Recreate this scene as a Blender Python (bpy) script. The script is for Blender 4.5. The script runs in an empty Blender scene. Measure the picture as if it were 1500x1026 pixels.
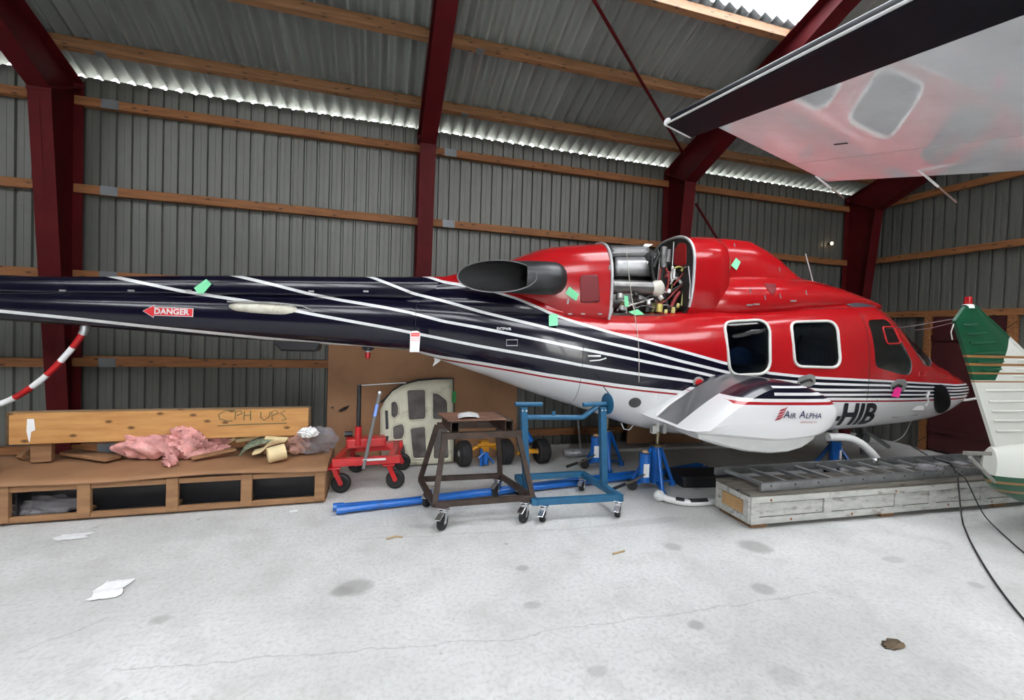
import bpy, bmesh, math, random
import numpy as np
from mathutils import Vector, Matrix
random.seed(7)
scene = bpy.context.scene
COL = scene.collection
R_ = math.radians

# ------------------------------------------------------------------ camera (10 mm lens on a small sensor, hand held)
FPX = 659.4
YAW, PIT, ROL = .2874, -.0222, .0313
CAMP = np.array([3.2252, -6.0812, 1.65])
CF = np.array([math.sin(YAW)*math.cos(PIT), math.cos(YAW)*math.cos(PIT), math.sin(PIT)])
_r = np.array([math.cos(YAW), -math.sin(YAW), 0.]); _u = np.cross(_r, CF)
CR = _r*math.cos(ROL)+_u*math.sin(ROL); CU = -_r*math.sin(ROL)+_u*math.cos(ROL)
cd = bpy.data.cameras.new('camera'); cam = bpy.data.objects.new('camera', cd); COL.objects.link(cam)
cd.sensor_fit = 'HORIZONTAL'; cd.sensor_width = 36.0; cd.lens = FPX/1500*36; cd.shift_y = -13/1500
cd.clip_start = .05; cd.clip_end = 300
cam.matrix_world = Matrix(((CR[0], CU[0], -CF[0], CAMP[0]), (CR[1], CU[1], -CF[1], CAMP[1]), (CR[2], CU[2], -CF[2], CAMP[2]), (0, 0, 0, 1)))
scene.camera = cam

# ------------------------------------------------------------------ sky (overcast day) and exposure
world = bpy.data.worlds.new('sky'); scene.world = world; world.use_nodes = True
wn = world.node_tree; wn.nodes.clear()
wo = wn.nodes.new('ShaderNodeOutputWorld'); wb = wn.nodes.new('ShaderNodeBackground')
wb.inputs['Color'].default_value = (.97, .985, 1.0, 1); wb.inputs['Strength'].default_value = 6.0
wn.links.new(wb.outputs[0], wo.inputs['Surface'])
vs = scene.view_settings
vs.view_transform = 'Standard'; vs.look = 'None'; vs.gamma = 1.0; vs.use_curve_mapping = False; vs.exposure = 1.12
scene.cycles.use_denoising = True
scene.cycles.max_bounces = 10; scene.cycles.diffuse_bounces = 6; scene.cycles.transparent_max_bounces = 12
scene.cycles.sample_clamp_indirect = 8.0
XL, XR = -7.6, 11.48          # ends of the hangar
YF = -12.2                    # open door side
def portal(loc, rot, sx, sy):  # guides the daylight sampling through an opening of the building
    l = bpy.data.lights.new('daylight_opening', 'AREA'); l.shape = 'RECTANGLE'; l.size = sx; l.size_y = sy; l.cycles.is_portal = True
    o = bpy.data.objects.new('daylight_opening', l); COL.objects.link(o); o.location = loc; o.rotation_euler = rot
portal((3.9, YF-.3, 2.3), (R_(90), 0, 0), 3.6, 4.5)

# ------------------------------------------------------------------ measuring helpers
def ray(px, py): return CF+CR*((px-750)/FPX)+CU*((500-py)/FPX)
def on_y(px, py, Y): d = ray(px, py); return CAMP+d*((Y-CAMP[1])/d[1])
def on_x(px, py, X): d = ray(px, py); return CAMP+d*((X-CAMP[0])/d[0])
def on_z(px, py, Z=0.): d = ray(px, py); return CAMP+d*((Z-CAMP[2])/d[2])
def at_depth(px, py, D): return CAMP+ray(px, py)*D

# ------------------------------------------------------------------ materials
MATS = {}
def nt_new(name):
    m = bpy.data.materials.new(name); m.use_nodes = True; n = m.node_tree; n.nodes.clear()
    out = n.nodes.new('ShaderNodeOutputMaterial'); b = n.nodes.new('ShaderNodeBsdfPrincipled'); n.links.new(b.outputs[0], out.inputs[0])
    return m, n, b
def N(n, t, **kw):
    x = n.nodes.new(t)
    for k, v in kw.items(): setattr(x, k, v)
    return x
def L(n, a, b): n.links.new(a, b)
def math_(n, op, a, b=None, c=None, clamp=False):
    x = N(n, 'ShaderNodeMath', operation=op); x.use_clamp = clamp
    for i, v in enumerate((a, b, c)):
        if v is None: continue
        if isinstance(v, (int, float)): x.inputs[i].default_value = v
        else: L(n, v, x.inputs[i])
    return x.outputs[0]
def mixc(n, f, a, b):
    x = N(n, 'ShaderNodeMix', data_type='RGBA')
    for sock, v in ((x.inputs[0], f), (x.inputs[6], a), (x.inputs[7], b)):
        if isinstance(v, (int, float)): sock.default_value = v
        elif isinstance(v, tuple): sock.default_value = (*v[:3], 1)
        else: L(n, v, sock)
    return x.outputs[2]
def smooth(n, v, lo, hi):
    x = N(n, 'ShaderNodeMapRange', interpolation_type='SMOOTHSTEP'); L(n, v, x.inputs[0])
    x.inputs[1].default_value = lo; x.inputs[2].default_value = hi; return x.outputs[0]
def noise(n, vec, scale, detail=4, rough=.55):
    x = N(n, 'ShaderNodeTexNoise'); x.inputs['Scale'].default_value = scale; x.inputs['Detail'].default_value = detail; x.inputs['Roughness'].default_value = rough
    if vec is not None: L(n, vec, x.inputs['Vector'])
    return x.outputs[0]
def mat(name, col, rough=.5, metal=0., var=.12, scale=6., bump=0., bscale=40., dirt=None, dirt_amt=.5, coat=0., rnd=0., stretch=None, spec=.5):
    """plain paint / metal / fabric with tonal variation, optional dirt blotches and fine relief"""
    if name in MATS: return MATS[name]
    m, n, b = nt_new(name)
    tc = N(n, 'ShaderNodeTexCoord'); vec = tc.outputs['Object']
    if stretch:
        mp = N(n, 'ShaderNodeMapping'); mp.inputs['Scale'].default_value = stretch; L(n, vec, mp.inputs[0]); vec = mp.outputs[0]
    nz = noise(n, vec, scale)
    c = mixc(n, smooth(n, nz, .3, .7), tuple(max(0, x*(1-var)) for x in col), tuple(min(1, x*(1+var)) for x in col))
    if dirt:
        dz = noise(n, vec, scale*.6+1.7, 8, .7); c = mixc(n, math_(n, 'MULTIPLY', smooth(n, dz, .52, .72), dirt_amt), c, dirt)
    if rnd:
        oi = N(n, 'ShaderNodeObjectInfo'); mr = N(n, 'ShaderNodeMapRange'); L(n, oi.outputs['Random'], mr.inputs[0]); mr.inputs[3].default_value = 1-rnd; mr.inputs[4].default_value = 1+rnd
        hs = N(n, 'ShaderNodeHueSaturation'); L(n, c, hs.inputs['Color']); L(n, mr.outputs[0], hs.inputs['Value']); c = hs.outputs[0]
    L(n, c, b.inputs['Base Color'])
    b.inputs['Roughness'].default_value = rough; b.inputs['Metallic'].default_value = metal
    b.inputs['Coat Weight'].default_value = coat; b.inputs['Coat Roughness'].default_value = .05; b.inputs['Specular IOR Level'].default_value = spec
    if bump:
        bz = noise(n, vec, bscale, 5); bp = N(n, 'ShaderNodeBump'); bp.inputs['Strength'].default_value = bump; bp.inputs['Distance'].default_value = .01
        L(n, bz, bp.inputs['Height']); L(n, bp.outputs[0], b.inputs['Normal'])
    MATS[name] = m; return m
def wood(name, col, dark, scale=(1, 12, 12), rough=.7, knots=True, rnd=.0):
    if name in MATS: return MATS[name]
    m, n, b = nt_new(name)
    tc = N(n, 'ShaderNodeTexCoord'); mp = N(n, 'ShaderNodeMapping'); mp.inputs['Scale'].default_value = scale; L(n, tc.outputs['Object'], mp.inputs[0])
    oi = N(n, 'ShaderNodeObjectInfo'); ad = N(n, 'ShaderNodeVectorMath', operation='ADD'); L(n, mp.outputs[0], ad.inputs[0])
    cb = N(n, 'ShaderNodeCombineXYZ'); L(n, math_(n, 'MULTIPLY', oi.outputs['Random'], 37.0), cb.inputs[0]); L(n, cb.outputs[0], ad.inputs[1])
    g = noise(n, ad.outputs[0], 2.2, 6, .6)
    c = mixc(n, smooth(n, g, .3, .72), col, dark)
    if knots:
        vo = N(n, 'ShaderNodeTexVoronoi', voronoi_dimensions='2D'); vo.inputs['Scale'].default_value = 1.0
        sx = N(n, 'ShaderNodeSeparateXYZ'); L(n, ad.outputs[0], sx.inputs[0]); c2 = N(n, 'ShaderNodeCombineXYZ'); L(n, math_(n, 'MULTIPLY', sx.outputs[0], 2.6), c2.inputs[0]); L(n, math_(n, 'MULTIPLY', math_(n, 'ADD', sx.outputs[1], sx.outputs[2]), .62), c2.inputs[1]); L(n, c2.outputs[0], vo.inputs['Vector'])
        c = mixc(n, math_(n, 'SUBTRACT', 1.0, smooth(n, vo.outputs[0], .03, .12)), c, tuple(x*.3 for x in dark))
    L(n, c, b.inputs['Base Color']); b.inputs['Roughness'].default_value = rough
    bp = N(n, 'ShaderNodeBump'); bp.inputs['Strength'].default_value = .25; bp.inputs['Distance'].default_value = .004; L(n, g, bp.inputs['Height']); L(n, bp.outputs[0], b.inputs['Normal'])
    MATS[name] = m; return m
def glass(name, tint, rough=.02):
    if name in MATS: return MATS[name]
    m = bpy.data.materials.new(name); m.use_nodes = True; n = m.node_tree; n.nodes.clear()
    out = N(n, 'ShaderNodeOutputMaterial'); t = N(n, 'ShaderNodeBsdfTransparent'); t.inputs[0].default_value = (*tint, 1)
    g = N(n, 'ShaderNodeBsdfGlossy'); g.inputs['Roughness'].default_value = rough; f = N(n, 'ShaderNodeFresnel'); f.inputs[0].default_value = 1.5
    mx = N(n, 'ShaderNodeMixShader'); L(n, f.outputs[0], mx.inputs[0]); L(n, t.outputs[0], mx.inputs[1]); L(n, g.outputs[0], mx.inputs[2]); L(n, mx.outputs[0], out.inputs[0])
    MATS[name] = m; return m
def plastic_film(name):
    if name in MATS: return MATS[name]
    m = bpy.data.materials.new(name); m.use_nodes = True; n = m.node_tree; n.nodes.clear()
    out = N(n, 'ShaderNodeOutputMaterial'); t = N(n, 'ShaderNodeBsdfTransparent'); t.inputs[0].default_value = (.9, .9, .92, 1)
    g = N(n, 'ShaderNodeBsdfPrincipled'); g.inputs['Base Color'].default_value = (.5, .48, .5, 1); g.inputs['Roughness'].default_value = .12
    mx = N(n, 'ShaderNodeMixShader'); mx.inputs[0].default_value = .3; L(n, t.outputs[0], mx.inputs[1]); L(n, g.outputs[0], mx.inputs[2]); L(n, mx.outputs[0], out.inputs[0])
    MATS[name] = m; return m
def emit(name, col, s):
    m = bpy.data.materials.new(name); m.use_nodes = True; n = m.node_tree; n.nodes.clear()
    out = N(n, 'ShaderNodeOutputMaterial'); e = N(n, 'ShaderNodeEmission'); e.inputs[0].default_value = (*col, 1); e.inputs[1].default_value = s; L(n, e.outputs[0], out.inputs[0]); return m

# ------------------------------------------------------------------ mesh builder
class MB:
    def __init__(s): s.v = []; s.f = []
    def add(s, vs, fs):
        o = len(s.v); s.v += [tuple(float(c) for c in p) for p in vs]; s.f += [tuple(i+o for i in f) for f in fs]; return s
    def box(s, x0, x1, y0, y1, z0, z1):
        return s.add([(x0, y0, z0), (x1, y0, z0), (x1, y1, z0), (x0, y1, z0), (x0, y0, z1), (x1, y0, z1), (x1, y1, z1), (x0, y1, z1)],
                     [(3, 2, 1, 0), (4, 5, 6, 7), (0, 1, 5, 4), (1, 2, 6, 5), (2, 3, 7, 6), (3, 0, 4, 7)])
    def bar(s, p0, p1, w, h, up=(0, 0, 1)):
        """rectangular beam p0-p1, w across, h along 'up'"""
        p0, p1, up = Vector(p0), Vector(p1), Vector(up); d = (p1-p0).normalized(); a = d.cross(up)
        if a.length < 1e-4: a = d.cross(Vector((1, 0, 0)))
        a.normalize(); b = a.cross(d).normalized(); a *= w/2; b *= h/2
        return s.add([p0-a-b, p0+a-b, p0+a+b, p0-a+b, p1-a-b, p1+a-b, p1+a+b, p1-a+b], [(3, 2, 1, 0), (4, 5, 6, 7), (0, 1, 5, 4), (1, 2, 6, 5), (2, 3, 7, 6), (3, 0, 4, 7)])
    def cyl(s, p0, p1, r, r1=None, n=16, cap=True):
        p0, p1 = Vector(p0), Vector(p1); d = (p1-p0).normalized(); a = d.orthogonal().normalized(); b = d.cross(a); r1 = r if r1 is None else r1
        vs = [p0+(a*math.cos(2*math.pi*i/n)+b*math.sin(2*math.pi*i/n))*r for i in range(n)]+[p1+(a*math.cos(2*math.pi*i/n)+b*math.sin(2*math.pi*i/n))*r1 for i in range(n)]
        fs = [(i, (i+1) % n, n+(i+1) % n, n+i) for i in range(n)]
        if cap: fs += [tuple(range(n))[::-1], tuple(range(n, 2*n))]
        return s.add(vs, fs)
    def pipe(s, p0, p1, r, t, n=20):
        """hollow tube"""
        p0, p1 = Vector(p0), Vector(p1); d = (p1-p0).normalized(); a = d.orthogonal().normalized(); b = d.cross(a); vs = []
        for p, rr in ((p0, r), (p1, r), (p1, r-t), (p0, r-t)): vs += [p+(a*math.cos(2*math.pi*i/n)+b*math.sin(2*math.pi*i/n))*rr for i in range(n)]
        fs = []
        for k in range(4): fs += [(k*n+i, k*n+(i+1) % n, ((k+1) % 4)*n+(i+1) % n, ((k+1) % 4)*n+i) for i in range(n)]
        return s.add(vs, fs)
    def tube(s, pts, r, n=8, close=False):
        P = [Vector(p) for p in pts]; k = len(P); rs = r if isinstance(r, (list, tuple)) else [r]*k; rings = []; a = None
        for i in range(k):
            if close: d = P[(i+1) % k]-P[i-1]
            else: d = P[min(i+1, k-1)]-P[max(i-1, 0)]
            d.normalize()
            if a is None: a = d.orthogonal().normalized()
            a = (a-d*a.dot(d)); a = a.normalized() if a.length > 1e-5 else d.orthogonal().normalized(); b = d.cross(a)
            rings.append([P[i]+(a*math.cos(2*math.pi*j/n)+b*math.sin(2*math.pi*j/n))*rs[i] for j in range(n)])
        return s.loft(rings, cap=not close, close=close)
    def loft(s, rings, cap=True, close=False, ring_closed=True):
        n = len(rings[0]); k = len(rings); vs = [p for r in rings for p in r]; fs = []
        for i in range(k if close else k-1):
            i2 = (i+1) % k
            for j in range(n if ring_closed else n-1): fs.append((i*n+j, i*n+(j+1) % n, i2*n+(j+1) % n, i2*n+j))
        if cap: fs += [tuple(range(n))[::-1], tuple((k-1)*n+j for j in range(n))]
        return s.add(vs, fs)
    def lathe(s, prof, o=(0, 0, 0), ax=(0, 0, 1), n=20):
        ax = Vector(ax).normalized(); a = ax.orthogonal().normalized(); b = ax.cross(a); o = Vector(o)
        return s.loft([[o+ax*h+(a*math.cos(2*math.pi*j/n)+b*math.sin(2*math.pi*j/n))*max(r, 1e-4) for j in range(n)] for r, h in prof])
    def prism(s, poly, f0, f1):
        """polygon poly (2-D) between the two placements f0(u,v), f1(u,v)"""
        n = len(poly); return s.add([f0(*p) for p in poly]+[f1(*p) for p in poly], [(i, (i+1) % n, n+(i+1) % n, n+i) for i in range(n)]+[tuple(range(n))[::-1], tuple(range(n, 2*n))])
    def ball(s, c, r, n=14, sc=(1, 1, 1)):
        c = Vector(c); rings = []
        for i in range(1, n): t = math.pi*i/n; rings.append([c+Vector((math.sin(t)*math.cos(2*math.pi*j/n)*r*sc[0], math.sin(t)*math.sin(2*math.pi*j/n)*r*sc[1], -math.cos(t)*r*sc[2])) for j in range(n)])
        return s.loft(rings)
    def build(s, name, m, parent=None, smooth=True, bevel=0., seg=2, sub=0, solid=0.):
        me = bpy.data.meshes.new(name); me.from_pydata(s.v, [], s.f)
        bm = bmesh.new(); bm.from_mesh(me); bmesh.ops.recalc_face_normals(bm, faces=bm.faces); bm.to_mesh(me); bm.free()
        me.update()
        for mm in (m if isinstance(m, (list, tuple)) else [m]): me.materials.append(mm)
        if smooth:
            me.polygons.foreach_set('use_smooth', [True]*len(me.polygons)); me.set_sharp_from_angle(angle=R_(38))
        o = bpy.data.objects.new(name, me); COL.objects.link(o)
        if parent is not None: o.parent = parent
        if solid: x = o.modifiers.new('solid', 'SOLIDIFY'); x.thickness = solid; x.offset = 0
        if bevel: x = o.modifiers.new('bevel', 'BEVEL'); x.width = bevel; x.segments = seg; x.limit_method = 'ANGLE'; x.angle_limit = R_(40)
        if sub: x = o.modifiers.new('sub', 'SUBSURF'); x.levels = sub; x.render_levels = sub
        return o
def tag(o, label=None, cat=None, group=None, kind=None):
    for k, v in (('label', label), ('category', cat), ('group', group), ('kind', kind)):
        if v: o[k] = v
    return o
def empty(name, loc=(0, 0, 0), rz=0., label=None, cat=None, group=None):
    o = bpy.data.objects.new(name, None); COL.objects.link(o); o.location = [float(c) for c in loc]; o.rotation_euler = (0, 0, rz); o.empty_display_size = .1
    return tag(o, label, cat, group)
def share(src, parent=None, loc=None, rot=None, name=None):
    c = src.copy(); COL.objects.link(c)
    if parent is not None: c.parent = parent
    if loc is not None: c.location = loc
    if rot is not None: c.rotation_euler = rot
    return c
def copy_tree(o, parent=None):
    c = o.copy(); COL.objects.link(c); c.parent = parent
    for ch in [x for x in COL.objects if x.parent == o]: copy_tree(ch, c)
    return c
def spline(pts, n=8):
    """Catmull-Rom through 3-D points"""
    P = [np.array(p, float) for p in pts]; P = [2*P[0]-P[1]]+P+[2*P[-1]-P[-2]]; out = []
    for i in range(1, len(P)-2):
        for k in range(n):
            t = k/n; a, b, c, d = P[i-1:i+3]; out.append(.5*((2*b)+(-a+c)*t+(2*a-5*b+4*c-d)*t*t+(-a+3*b-3*c+d)*t**3))
    out.append(P[-2]); return out
def text_mesh(body, size, shear=0., spacing=1., bold=0., align='CENTER'):
    """outline lettering as triangulated 2-D vertices and faces"""
    cu = bpy.data.curves.new('t', 'FONT'); cu.body = body; cu.size = size; cu.shear = shear; cu.space_character = spacing; cu.offset = bold; cu.align_x = align; cu.align_y = 'CENTER'; cu.resolution_u = 3
    o = bpy.data.objects.new('t', cu); COL.objects.link(o); dg = bpy.context.evaluated_depsgraph_get(); me = bpy.data.meshes.new_from_object(o.evaluated_get(dg))
    vs = [(v.co.x, v.co.y) for v in me.vertices]; fs = [tuple(p.vertices) for p in me.polygons]
    bpy.data.objects.remove(o); bpy.data.meshes.remove(me); bpy.data.curves.remove(cu); return vs, fs
def refine(vs, fs, mx):
    bm = bmesh.new(); V = [bm.verts.new((x, y, 0)) for x, y in vs]
    for f in fs:
        try: bm.faces.new([V[i] for i in f])
        except ValueError: pass
    bmesh.ops.triangulate(bm, faces=bm.faces)
    for _ in range(5):
        e = [e for e in bm.edges if e.calc_length() > mx]
        if not e: break
        bmesh.ops.subdivide_edges(bm, edges=e, cuts=1); bmesh.ops.triangulate(bm, faces=bm.faces)
    bm.verts.index_update(); out = [(v.co.x, v.co.y) for v in bm.verts], [tuple(v.index for v in f.verts) for f in bm.faces]; bm.free(); return out
def lettering(name, body, size, place, m, parent, fine=0., **kw):
    vs, fs = text_mesh(body, size, **kw)
    if fine: vs, fs = refine(vs, fs, fine)
    b = MB(); b.add([place(u, v) for u, v in vs], fs); return b.build(name, m, parent, smooth=False)

# common materials
RED_STEEL = mat('red oxide steel paint', (.068, .004, .0055), .6, spec=.15, var=.15, scale=3, dirt=(.04, .006, .006), dirt_amt=.4)
GALV = mat('galvanised steel', (.5, .52, .54), .35, .8, var=.15, scale=20)
DARKMETAL = mat('dark metal', (.05, .055, .06), .45, .6)
CHROME = mat('bright zinc plate', (.75, .76, .78), .22, 1.0, var=.05)
RUBBER = mat('black rubber', (.012, .012, .013), .7, var=.3, scale=15)
BLACK = mat('black plastic', (.012, .012, .014), .4)
BLUE = mat('bright blue paint', (.004, .115, .46), .32, var=.12, dirt=(.03, .03, .04), dirt_amt=.35, coat=.3)
STEELBLUE = mat('petrol blue paint', (.012, .105, .215), .38, var=.12, dirt=(.03, .04, .05), dirt_amt=.35)
REDP = mat('gloss red paint', (.5, .012, .015), .3, coat=.3, dirt=(.06, .02, .02), dirt_amt=.4)
YELLOW = mat('yellow paint', (.6, .26, .008), .4, dirt=(.1, .06, .02), dirt_amt=.5)
RUST = mat('raw rusty steel', (.06, .042, .034), .6, .45, var=.25, scale=9, dirt=(.16, .06, .03), dirt_amt=.55)
WHITE = mat('white paint', (.68, .68, .67), .3, var=.04, coat=.2)
CREAM = mat('cream paint', (.66, .63, .47), .5, var=.08, dirt=(.2, .18, .12), dirt_amt=.5)
PAPER = mat('white paper', (.78, .78, .78), .8, var=.05)
GREENP = mat('green paper', (.22, .72, .38), .8, var=.05)
PINKP = mat('pink paper', (.95, .03, .3), .7, var=.05)
TIMBER = wood('girt timber', (.28, .112, .034), (.165, .06, .018), (1.2, 14, 14), rnd=.1)
# ================================================================== THE SETTING
# floor
def concrete():
    m, n, b = nt_new('stained concrete'); tc = N(n, 'ShaderNodeTexCoord'); v = tc.outputs['Object']
    big = noise(n, v, .55, 5, .6); mid = noise(n, v, 3.2, 6, .62); fine = noise(n, v, 38, 4, .6)
    c = mixc(n, smooth(n, big, .3, .7), (.52, .52, .505), (.66, .66, .645))
    c = mixc(n, math_(n, 'MULTIPLY', smooth(n, mid, .42, .75), .6), c, (.43, .425, .405))
    c = mixc(n, math_(n, 'MULTIPLY', smooth(n, fine, .4, .75), .5), c, (.36, .355, .34))
    # oil drips and scuffs; faint cart shadows painted in below
    vo = N(n, 'ShaderNodeTexVoronoi'); vo.inputs['Scale'].default_value = 2.6; L(n, v, vo.inputs['Vector'])
    drip = math_(n, 'MULTIPLY', math_(n, 'SUBTRACT', 1.0, smooth(n, vo.outputs[0], .03, .09)), smooth(n, noise(n, v, 1.3), .52, .62))
    c = mixc(n, math_(n, 'MULTIPLY', drip, .55), c, (.2, .195, .18))
    vo2 = N(n, 'ShaderNodeTexVoronoi'); vo2.inputs['Scale'].default_value = 9; L(n, v, vo2.inputs['Vector'])
    c = mixc(n, math_(n, 'MULTIPLY', math_(n, 'SUBTRACT', 1.0, smooth(n, vo2.outputs[0], .04, .1)), math_(n, 'MULTIPLY', smooth(n, noise(n, v, 2.1), .5, .66), .5)), c, (.25, .24, .22))
    sp = N(n, 'ShaderNodeSeparateXYZ'); L(n, v, sp.inputs[0]); wob = math_(n, 'MULTIPLY', math_(n, 'SUBTRACT', mid, .5), .16)
    for px, py, rx, ry, k in ((1105, 801, .15, .13, .7), (985, 801, .09, .09, .55), (515, 860, .13, .11, .7), (500, 866, .09, .07, .7), (1117, 863, .09, .08, .6), (765, 833, .06, .05, .6), (780, 887, .07, .05, .5),
                              (875, 984, .07, .05, .4), (235, 908, .06, .05, .5), (1020, 916, .06, .05, .6), (1430, 858, .06, .05, .5), (1150, 990, .1, .08, .3), (1310, 820, .1, .06, .4), (640, 770, .3, .07, .3), (945, 765, .5, .06, .3)):  # last two: faint shadow streaks along the carts, painted into the floor
        p = on_z(px, py)
        d = math_(n, 'SQRT', math_(n, 'ADD', math_(n, 'POWER', math_(n, 'DIVIDE', math_(n, 'SUBTRACT', sp.outputs[0], float(p[0])), rx), 2.0), math_(n, 'POWER', math_(n, 'DIVIDE', math_(n, 'SUBTRACT', sp.outputs[1], float(p[1])), ry), 2.0)))
        d = math_(n, 'ADD', d, math_(n, 'MULTIPLY', wob, 9.0))
        c = mixc(n, math_(n, 'MULTIPLY', math_(n, 'SUBTRACT', 1.0, smooth(n, d, .55, 1.1)), k), c, (.27, .265, .25))
    # hairline cracks
    for (a, bb) in (((160, 985), (760, 935)), ((760, 935), (1200, 868)), ((30, 955), (160, 905)), ((520, 790), (880, 772))):
        p, q = on_z(*a), on_z(*bb); d = q-p; ln = math.hypot(d[0], d[1]); nx, ny = -d[1]/ln, d[0]/ln; tx, ty = d[0]/ln, d[1]/ln
        dist = math_(n, 'ABSOLUTE', math_(n, 'ADD', math_(n, 'ADD', math_(n, 'MULTIPLY', sp.outputs[0], nx), math_(n, 'MULTIPLY', sp.outputs[1], ny)), math_(n, 'ADD', wob, -(p[0]*nx+p[1]*ny))))
        al = math_(n, 'ADD', math_(n, 'ADD', math_(n, 'MULTIPLY', sp.outputs[0], tx), math_(n, 'MULTIPLY', sp.outputs[1], ty)), -(p[0]*tx+p[1]*ty))
        inside = math_(n, 'MULTIPLY', math_(n, 'GREATER_THAN', al, 0.), math_(n, 'LESS_THAN', al, ln))
        c = mixc(n, math_(n, 'MULTIPLY', math_(n, 'MULTIPLY', math_(n, 'SUBTRACT', 1.0, smooth(n, dist, .002, .008)), inside), .3), c, (.16, .155, .15))
    L(n, c, b.inputs['Base Color']); b.inputs['Roughness'].default_value = .62
    bp = N(n, 'ShaderNodeBump'); bp.inputs['Strength'].default_value = .3; bp.inputs['Distance'].default_value = .006; L(n, fine, bp.inputs['Height']); L(n, bp.outputs[0], b.inputs['Normal']); return m
tag(MB().box(XL, XR+.15, YF-.4, .12, -.2, 0).build('floor', concrete(), smooth=False), kind='structure')
tag(MB().box(-60, 70, -70, 60, -.5, -.24).build('ground', mat('pale yard gravel', (.74, .73, .66), .9, var=.3, scale=2), smooth=False), kind='structure')

# back wall: ribbed sheets, each a piece of its own
CLAD = mat('light grey coated sheet', (.115, .118, .105), .42, .2, var=.08, scale=1.2, rnd=.05, dirt=(.07, .07, .064), dirt_amt=.35)
PITCH, NR = .148, 7
WTOP = 4.288
def clad_sheet(h):
    b = MB(); w = PITCH*NR; prof = []
    for i in range(NR):
        x = i*PITCH; prof += [(x, 0), (x+.046, 0), (x+.048, .003), (x+.062, .003), (x+.064, 0), (x+.110, 0), (x+.118, .028), (x+.139, .028)]
    prof += [(w, 0), (w+.02, .0015)]; b.add([(x, y, 0) for x, y in prof]+[(x, y, h) for x, y in prof], [(i, i+1, len(prof)+i+1, len(prof)+i) for i in range(len(prof)-1)]); return b
wall_back = tag(empty('wall_back', (0, 0, 0)), kind='structure')
SW = PITCH*NR
x = XL; first = None; k = 0
while x < XR-.02:
    if first is None: first = clad_sheet(WTOP).build('cladding_sheet', CLAD, wall_back, smooth=False); first.location = (x, .05, 0)
    else: share(first, wall_back, (x, .05+(k % 2)*.001, 0))
    x += SW; k += 1
wall_right = tag(empty('wall_right', (XR, 0, 0)), kind='structure')
firstr = None; y = .05; k = 0
while y > YF:
    if firstr is None: firstr = clad_sheet(7.0).build('cladding_sheet', CLAD, wall_right, smooth=False); firstr.location = (.03, y, 0); firstr.rotation_euler = (0, 0, R_(-90))
    else: share(firstr, wall_right, (.03+(k % 2)*.001, y, 0), (0, 0, R_(-90)))
    y -= SW; k += 1
wl = tag(empty('wall_left', (XL, 0, 0)), kind='structure')
firstr2 = share(firstr, wl, (-.03, YF, 0), (0, 0, R_(90)))
y = YF+SW
while y < 0: share(firstr, wl, (-.03, y, 0), (0, 0, R_(90))); y += SW
# girts
S = 3.74
HG = (.20, 1.157, 2.123, 3.054, 4.00)
PLATE = mat('galvanised joint plate', (.16, .17, .18), .5, .5)
for n in range(-2, 3):
    for hi, h in enumerate(HG):
        j = random.uniform(-.006, .006)
        x0, x1 = n*S+.02, (n+1)*S-.02
        g = MB().box(0, x1-x0, -.032, .046, -.048, .048).build('girt', TIMBER, wall_back, smooth=False, bevel=.004); g.location = (x0, 0, h+j); g.rotation_euler = (0, random.uniform(-.0012, .0012), 0)
        if n in (0, 1, 2): MB().box(.24, .40, -.036, -.03, -.05, .05).build('joint_plate', PLATE, g, smooth=False)
    if n == 0:
        g = MB().box(.0, 1.0, -.03, .045, -.012, .012).build('girt', TIMBER, wall_back, smooth=False); g.location = (.12, 0, 1.157+.062)
for h in HG[2:]:
    g = MB().box(-6.2, 0, -.045, .03, -.048, .048).build('girt', TIMBER, wall_right, smooth=False, bevel=.004); g.rotation_euler = (0, 0, R_(90)); g.location = (-.045, 0, h)
for yy in (-1.19, -2.16):
    g = MB().box(-.09, -.005, yy-.045, yy+.045, 0, HG[2]-.05).build('timber_post', TIMBER, wall_right, smooth=False, bevel=.004)
door = tag(MB().box(XR-.06, XR-.015, -2.10, -1.25, .03, HG[2]-.06).build('door_1', mat('dark maroon door paint', (.05, .008, .009), .5, var=.2, scale=3), smooth=False), kind='structure')
for zz in (.35, 1.05, 1.75): MB().bar((XR-.075, -2.1, zz), (XR-.075, -1.25, zz), .03, .08).build('door_ledge', mat('dark maroon door paint', (0, 0, 0)), door, smooth=False)

# roof: corrugated fibre-cement sheets on timber purlins
SL = .36
RA = math.atan(SL); CA = math.cos(RA); YR = (YF)/2
def zroof(Y): return 4.35-SL*Y
ceiling = tag(empty('ceiling', (0, 0, 0)), kind='structure')
ETER = mat('weathered fibre cement', (.2, .213, .203), .8, var=.07, scale=1.2, rnd=.2, dirt=(.11, .12, .115), dirt_amt=.3)
def sheet_clear():
    m = bpy.data.materials.new('clear roof-light sheet'); m.use_nodes = True; n = m.node_tree; n.nodes.clear()
    out = N(n, 'ShaderNodeOutputMaterial'); t = N(n, 'ShaderNodeBsdfTransparent'); t.inputs[0].default_value = (.95, .97, 1, 1); g = N(n, 'ShaderNodeBsdfTranslucent'); g.inputs[0].default_value = (.9, .92, .95, 1)
    mx = N(n, 'ShaderNodeMixShader'); mx.inputs[0].default_value = .12; L(n, t.outputs[0], mx.inputs[1]); L(n, g.outputs[0], mx.inputs[2]); L(n, mx.outputs[0], out.inputs[0]); return m
WP, NW, AMP = .155, 7, .042
RW = WP*NW
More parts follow.
